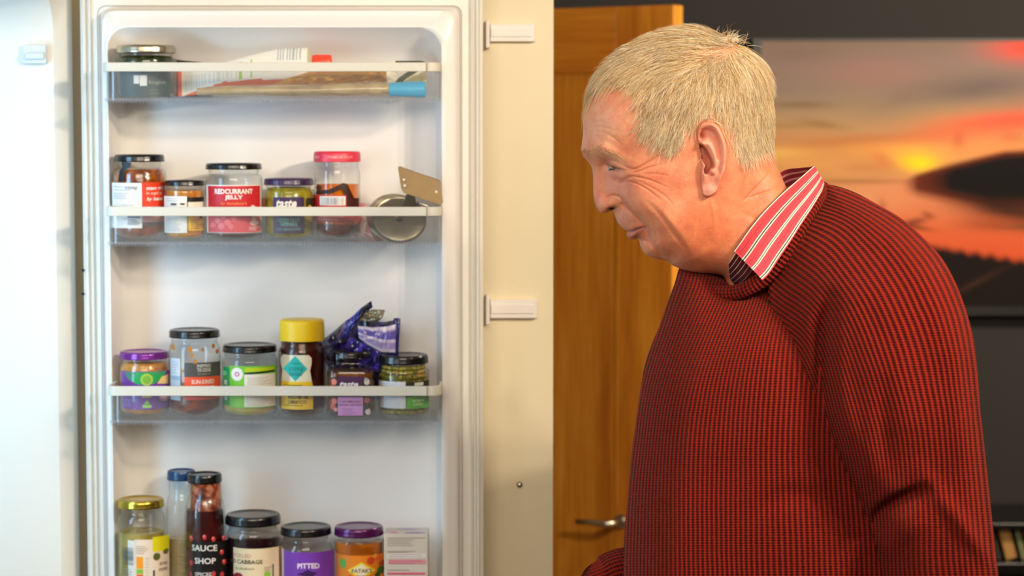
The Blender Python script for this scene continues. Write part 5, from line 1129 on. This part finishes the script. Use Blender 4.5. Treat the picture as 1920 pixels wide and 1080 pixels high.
TG = [(0, [(1272, 505), (1238, 610), (1205, 720), (1190, 820), (1178, 930), (1172, 1080)]), (10, [(1328, 555), (1292, 640), (1264, 720), (1246, 820), (1240, 930), (1238, 1080)]), (20, [(1388, 570), (1360, 640), (1337, 720), (1324, 820), (1320, 930), (1322, 1080)]),
      (30, [(1452, 570), (1432, 640), (1420, 720), (1413, 820), (1412, 930), (1415, 1080)]), (38, [(1500, 690), (1495, 760), (1492, 850), (1495, 950), (1500, 1080)]), (49, [(1600, 900), (1605, 960), (1612, 1080)])]
SG = [(0, [(1552, 347), (1610, 368), (1690, 410), (1760, 480), (1805, 570), (1828, 680), (1845, 850), (1868, 1080)]), (8, [(1538, 400), (1587, 420), (1640, 470), (1690, 540), (1730, 630), (1755, 740), (1770, 860), (1785, 1080)]), (14, [(1512, 445), (1550, 470), (1600, 530), (1640, 600), (1675, 700), (1700, 800), (1712, 900), (1720, 1080)]),
      (20, [(1485, 500), (1530, 535), (1570, 590), (1605, 670), (1635, 760), (1655, 850), (1665, 950), (1670, 1080)]), (26, [(1468, 560), (1510, 590), (1545, 640), (1570, 710), (1595, 800), (1615, 880), (1630, 1000)]), (32, [(1468, 620), (1500, 645), (1530, 700), (1550, 770), (1572, 840)]), (38, [(1480, 690), (1502, 730), (1530, 800)])]
tr, trow = guided(TG); sr, srow = guided(SG)
TOR = [(1330, 505), (1300, 498), (1276, 500), (1266, 530), (1252, 570), (1238, 610), (1222, 650), (1209, 690), (1202, 730), (1196, 770), (1189, 820), (1184, 860), (1180, 900), (1176, 950), (1172, 1000), (1170, 1080), (1172, 1200), (1180, 1420), (1400, 1440), (1770, 1420), (1790, 1200), (1800, 1000), (1795, 800), (1780, 640), (1740, 530), (1680, 440), (1620, 392), (1570, 372), (1540, 372), (1500, 420), (1450, 500), (1390, 530)]
TW = [(1400, 545, 66), (1340, 540, 60), (1300, 560, 80), (1350, 600, 105), (1400, 600, 115), (1450, 570, 92), (1460, 650, 140), (1300, 700, 130), (1400, 760, 158), (1500, 800, 170), (1250, 850, 130), (1300, 950, 150), (1400, 950, 166), (1500, 1000, 172), (1600, 600, 150), (1550, 470, 80), (1620, 480, 110), (1700, 800, 150), (1700, 1100, 150), (1400, 1300, 160), (1500, 700, 158)]
Tw = RBF([p[:2] for p in TW], [p[2] for p in TW], 'mq', 50)
def torD(U, V):
    D = line(U, V, [(1330, 560), (1300, 640), (1262, 740)], 30, -4)+gs(U, V, 1440, 700, 60, 80, 4)+line(U, V, [(1420, 960), (1480, 930), (1560, 940)], 22, -6)+line(U, V, [(1250, 870), (1340, 830), (1460, 810)], 40, 3)
    return D
TH_ = .0028
v, q, TI = relief(TOR, const(2.47), Tw, RBF([(1390, 525), (1340, 505), (1450, 490), (1500, 420), (1270, 520), (1200, 760), (1175, 1000), (1600, 380), (1780, 700), (1400, 1400)], [26, 40, 26, 40, 85, 95, 95, 90, 95, 95], 'mq', 40), torD, TH_)
nr = np.where(v[:, 1] > 2.47, 4.94-v[:, 1], v[:, 1]); U, V = proj(v[:, 0], nr, v[:, 2])
jump = mesh_np('jumper', v, q, KNIT, man, None, {'rib': tr(U, V), 'row': trow(U, V)})
jump['label'] = 'ribbed dark red woollen jumper'
SLV = [(1436, 520), (1452, 492), (1490, 440), (1515, 402), (1538, 362), (1549, 346), (1580, 352), (1610, 364), (1650, 386), (1690, 410), (1730, 446), (1762, 482), (1788, 530), (1808, 585), (1822, 640), (1828, 700), (1832, 760), (1840, 830), (1848, 900), (1857, 980), (1866, 1060), (1875, 1140), (1878, 1240), (1868, 1360), (1842, 1480), (1800, 1500),
       (1710, 1480), (1690, 1380), (1672, 1260), (1662, 1140), (1652, 1060), (1634, 1000), (1612, 940), (1588, 890), (1562, 840), (1534, 785), (1505, 728), (1480, 690), (1460, 650), (1450, 600), (1440, 560)]
SW = [(1470, 520, 10), (1500, 470, 22), (1545, 400, 40), (1470, 600, 14), (1500, 540, 34), (1500, 650, 26), (1540, 500, 50), (1600, 450, 64), (1600, 560, 76), (1560, 620, 60), (1540, 720, 44), (1580, 780, 58), (1680, 520, 80), (1700, 640, 82), (1640, 700, 80), (1750, 700, 76), (1700, 800, 74), (1760, 900, 64), (1700, 950, 62), (1760, 1050, 60), (1760, 1200, 54), (1770, 1400, 44)]
SY = [(1450, 510, 2.385), (1490, 440, 2.392), (1549, 348, 2.44), (1462, 600, 2.365), (1480, 690, 2.345), (1534, 785, 2.325), (1600, 920, 2.315), (1650, 1050, 2.31), (1620, 370, 2.41), (1700, 420, 2.37), (1780, 520, 2.33), (1828, 700, 2.31), (1850, 900, 2.30), (1870, 1080, 2.30), (1600, 560, 2.335), (1700, 700, 2.31), (1740, 1000, 2.30), (1780, 1450, 2.30)]
Sw = RBF([p[:2] for p in SW], [p[2] for p in SW], 'mq', 30); Sy = RBF([p[:2] for p in SY], [p[2] for p in SY], 'mq', 60)
def slD(U, V):
    D = line(U, V, [(1556, 560), (1546, 620), (1545, 690), (1552, 760), (1566, 830)], 15, -27)
    D += line(U, V, [(1500, 560), (1515, 640), (1530, 700)], 18, 6)
    D += line(U, V, [(1575, 600), (1572, 700), (1590, 800), (1610, 880)], 18, 6)
    D += line(U, V, [(1632, 1010), (1655, 970), (1690, 945), (1735, 922)], 17, -27)
    D += line(U, V, [(1640, 760), (1628, 850), (1622, 930)], 22, 7)
    D += line(U, V, [(1725, 880), (1760, 930), (1800, 980), (1845, 1040), (1866, 1085)], 16, 8)
    D += line(U, V, [(1640, 1060), (1690, 1000), (1750, 975)], 20, 4)
    D += line(U, V, [(1700, 640), (1690, 740), (1700, 820)], 26, 4)+line(U, V, [(1790, 640), (1800, 760), (1810, 880)], 16, 3)+line(U, V, [(1660, 700), (1655, 800), (1670, 880)], 16, -5)
    D += line(U, V, [(1620, 560), (1650, 640)], 18, -3)
    return D
v, q, SI = relief(SLV, Sy, Sw, RBF([(1550, 350), (1700, 430), (1840, 800), (1470, 620), (1560, 840), (1650, 1050), (1700, 700)], [55, 75, 85, 24, 36, 60, 80], 'mq', 60), slD, .0026)
yc = bil(SI['Yc'], SI, v[:, 0], v[:, 2]); nr = np.where(v[:, 1] > yc, 2*yc-v[:, 1], v[:, 1]); U, V = proj(v[:, 0], nr, v[:, 2])
slv = mesh_np('sleeve', v, q, KNIT, jump, None, {'rib': sr(U, V), 'row': srow(U, V)})
def knit_tube(name, pts, rads, parent, n=28, along=.0055, ribs=None):
    """knitted tube; ribs=None puts the ribs across the path, a number runs that many lengthwise"""
    pts = crom([tuple(p) for p in pts], 8, False); rads = crom([(r, r2) for r, r2 in rads], 8, False); m = len(pts)
    T = np.gradient(pts, axis=0); T /= np.linalg.norm(T, axis=1)[:, None]; up = np.array([0, 1, 0.]); vs, rb, rw = [], [], []
    s_ = np.r_[0, np.cumsum(np.linalg.norm(np.diff(pts, axis=0), axis=1))]
    for i in range(m):
        a = np.cross(T[i], up); a /= np.linalg.norm(a)+1e-9; b_ = np.cross(a, T[i])
        for j in range(n+1):
            t = 2*PI*j/n; vs.append(pts[i]+rads[i][0]*math.cos(t)*a+rads[i][1]*math.sin(t)*b_)
            rb.append(s_[i]/along if ribs is None else j/n*ribs); rw.append(j/n*14 if ribs is None else s_[i]/.0028)
    idx = np.arange(m*(n+1)).reshape(m, n+1); q_ = np.stack([idx[:-1, :-1], idx[:-1, 1:], idx[1:, 1:], idx[1:, :-1]], -1).reshape(-1, 4)
    o = mesh_np(name, np.array(vs), q_, KNIT, parent, None, {'rib': np.array(rb), 'row': np.array(rw)}); return o
# neckband running round the neck
nb = [(1316, 528, 2.50), (1322, 542, 2.455), (1345, 549, 2.415), (1385, 547, 2.392), (1425, 527, 2.378), (1458, 492, 2.372), (1486, 447, 2.374), (1512, 405, 2.384), (1535, 370, 2.405), (1545, 356, 2.45), (1530, 362, 2.50), (1490, 400, 2.53), (1440, 450, 2.545), (1380, 500, 2.545), (1335, 520, 2.53), (1316, 528, 2.50)]
knit_tube('neckband', [P(*p) for p in nb], [(.0085, .0065)]*len(nb), jump, 20, .0046)
# far sleeve with turned cuff
fa = [P(1500, 620, 2.66), P(1450, 800, 2.70), P(1400, 1010, 2.70), P(1330, 1120, 2.66), P(1255, 1120, 2.60), P(1200, 1099, 2.575), P(1155, 1094, 2.563)]
knit_tube('sleeve', fa, [(.075, .075), (.068, .068), (.062, .062), (.058, .058), (.05, .05), (.042, .042), (.034, .034)], jump, 36, ribs=44)
knit_tube('cuff', [P(1220, 1104, 2.58), P(1195, 1094, 2.573), P(1165, 1089, 2.565), P(1136, 1096, 2.56), P(1132, 1097, 2.56)], [(.036, .036), (.044, .044), (.038, .038), (.033, .033), (.026, .026)], jump, 36, ribs=40)
# ---- shirt collar
STR = []
def stripe(t):
    t = (t*3.25+.12) % 1
    if t < .10 or .17 < t < .26: return '#f6ead8'
    if .10 <= t <= .17: return '#2c2a24'
    if .60 < t < .64: return '#a82030'
    return '#e84e58' if t > .3 else '#e05660'
def sheet(name, A_, B_, mat, parent, th=.0014, ns=60, nt_=110, bulge=.004, colf=stripe):
    A_ = crom([tuple(p) for p in A_], 8, False); B_ = crom([tuple(p) for p in B_], 8, False)
    def rs(C, n): s_ = np.r_[0, np.cumsum(np.linalg.norm(np.diff(C, axis=0), axis=1))]; t = np.linspace(0, s_[-1], n); return np.stack([np.interp(t, s_, C[:, i]) for i in range(3)], 1)
    A_, B_ = rs(A_, ns), rs(B_, ns); T = np.linspace(0, 1, nt_)[None, :, None]; g = A_[:, None]*(1-T)+B_[:, None]*T
    s_ = np.linspace(0, 1, ns)[:, None]
    g[..., 1] -= bulge*np.sin(T[..., 0]*PI)+.0012*np.sin(s_*9+T[..., 0]*3)
    f = g; bk_ = g.copy(); bk_[..., 1] += th; n1_ = ns*nt_; idx = np.arange(n1_).reshape(ns, nt_)
    q1 = np.stack([idx[:-1, :-1], idx[:-1, 1:], idx[1:, 1:], idx[1:, :-1]], -1).reshape(-1, 4); q2 = q1[:, ::-1]+n1_
    rim_ = np.concatenate([idx[0, :], idx[1:, -1], idx[-1, -2::-1], idx[-2:0:-1, 0]]); rr_ = np.roll(rim_, -1); q3 = np.stack([rim_, rr_, rr_+n1_, rim_+n1_], 1)
    cc = np.array([H(colf(t))[:3] for t in T[0, :, 0]]); cc = np.tile(cc[None], (ns, 1, 1)).reshape(-1, 3); cc = np.concatenate([cc, cc*.9])
    return mesh_np(name, np.concatenate([f.reshape(-1, 3), bk_.reshape(-1, 3)]), np.concatenate([q1, q2, q3]), mat, parent, cc, smooth=True)
SHIRT = vcmat('striped_cotton', .8, bump=.5, bscale=900, spec=.2)
fold = [P(1375.5, 470, 2.388), P(1386, 455, 2.385), P(1405, 428, 2.384), P(1430, 398, 2.386), P(1461, 367, 2.391), P(1495, 337, 2.405), P(1518, 317, 2.422), P(1527, 310, 2.440)]
outr = [P(1430, 525, 2.352), P(1443, 512, 2.353), P(1461, 485, 2.355), P(1484, 451, 2.358), P(1503, 420, 2.364), P(1524, 388, 2.376), P(1541, 360, 2.395), P(1546, 345, 2.42)]
sc_ = sheet('shirt_collar', fold, outr, SHIRT, man, bulge=.006)
sc_['label'] = 'pink collar with white and black stripes'
# the far half of the collar and the inside of its stand
fold2 = [P(1527, 310, 2.44), P(1520, 313, 2.47), P(1500, 315, 2.50), P(1470, 320, 2.525), P(1435, 345, 2.53)]
low2 = [P(1546, 345, 2.42), P(1548, 352, 2.47), P(1520, 372, 2.50), P(1488, 385, 2.52), P(1450, 410, 2.53)]
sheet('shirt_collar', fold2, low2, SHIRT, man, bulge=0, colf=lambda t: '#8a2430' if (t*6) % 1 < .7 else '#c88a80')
st_a = [P(1357, 503, 2.435), P(1366, 493, 2.405), P(1377, 477, 2.392), P(1400, 440, 2.389), P(1440, 392, 2.391), P(1480, 352, 2.398)]
st_b = [P(1375, 540, 2.435), P(1386, 532, 2.405), P(1400, 520, 2.388), P(1425, 485, 2.382), P(1462, 440, 2.380), P(1500, 395, 2.388)]
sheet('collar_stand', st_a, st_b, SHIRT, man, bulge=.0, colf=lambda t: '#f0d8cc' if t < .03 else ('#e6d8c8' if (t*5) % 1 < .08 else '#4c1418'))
# ---- trousers, legs and shoes (below the frame)
def zf(z): return z
hipx = P(1480, 1080, 2.47).x; tz = P(1480, 1400, 2.47).z
TRO = plain('dark_trousers', '#2a2c33', .85, bump=.3)
for s in (-1, 1):
    vsx, fsx = skinmesh([(hipx, 2.48+s*.02, tz+.02), (hipx, 2.48+s*.07, tz-.10), (hipx-.02, 2.48+s*.10, .55), (hipx-.01, 2.48+s*.11, .30), (hipx+.01, 2.48+s*.11, .045)], [(0, 1), (1, 2), (2, 3), (3, 4)], [(.17, .15), (.15, .12), (.085, .085), (.075, .075), (.07, .07)])
    me = bpy.data.meshes.new('trouser_leg'); me.from_pydata(vsx.tolist(), [], fsx); me.materials.append(TRO); me.polygons.foreach_set('use_smooth', [True]*len(me.polygons))
    o = bpy.data.objects.new('trouser_leg', me); COL.objects.link(o); o.parent = man; o.matrix_parent_inverse = Matrix.Translation(-Vector(man.location))
    rr = []
    for x_, w_, h_ in ((hipx+.09, .02, .05), (hipx+.07, .035, .08), (hipx, .042, .09), (hipx-.08, .046, .06), (hipx-.15, .042, .045), (hipx-.19, .018, .025)):
        rr.append([(x_, 2.48+s*.11+w_*math.cos(t*PI/8), max(0.001, .012+h_*math.sin(t*PI/8) if math.sin(t*PI/8) > 0 else .012+.012*math.sin(t*PI/8))) for t in range(16)])
    MB().loft(rr, True, True).build('shoe', plain('brown_leather', '#3a2416', .4), man, smooth=True)
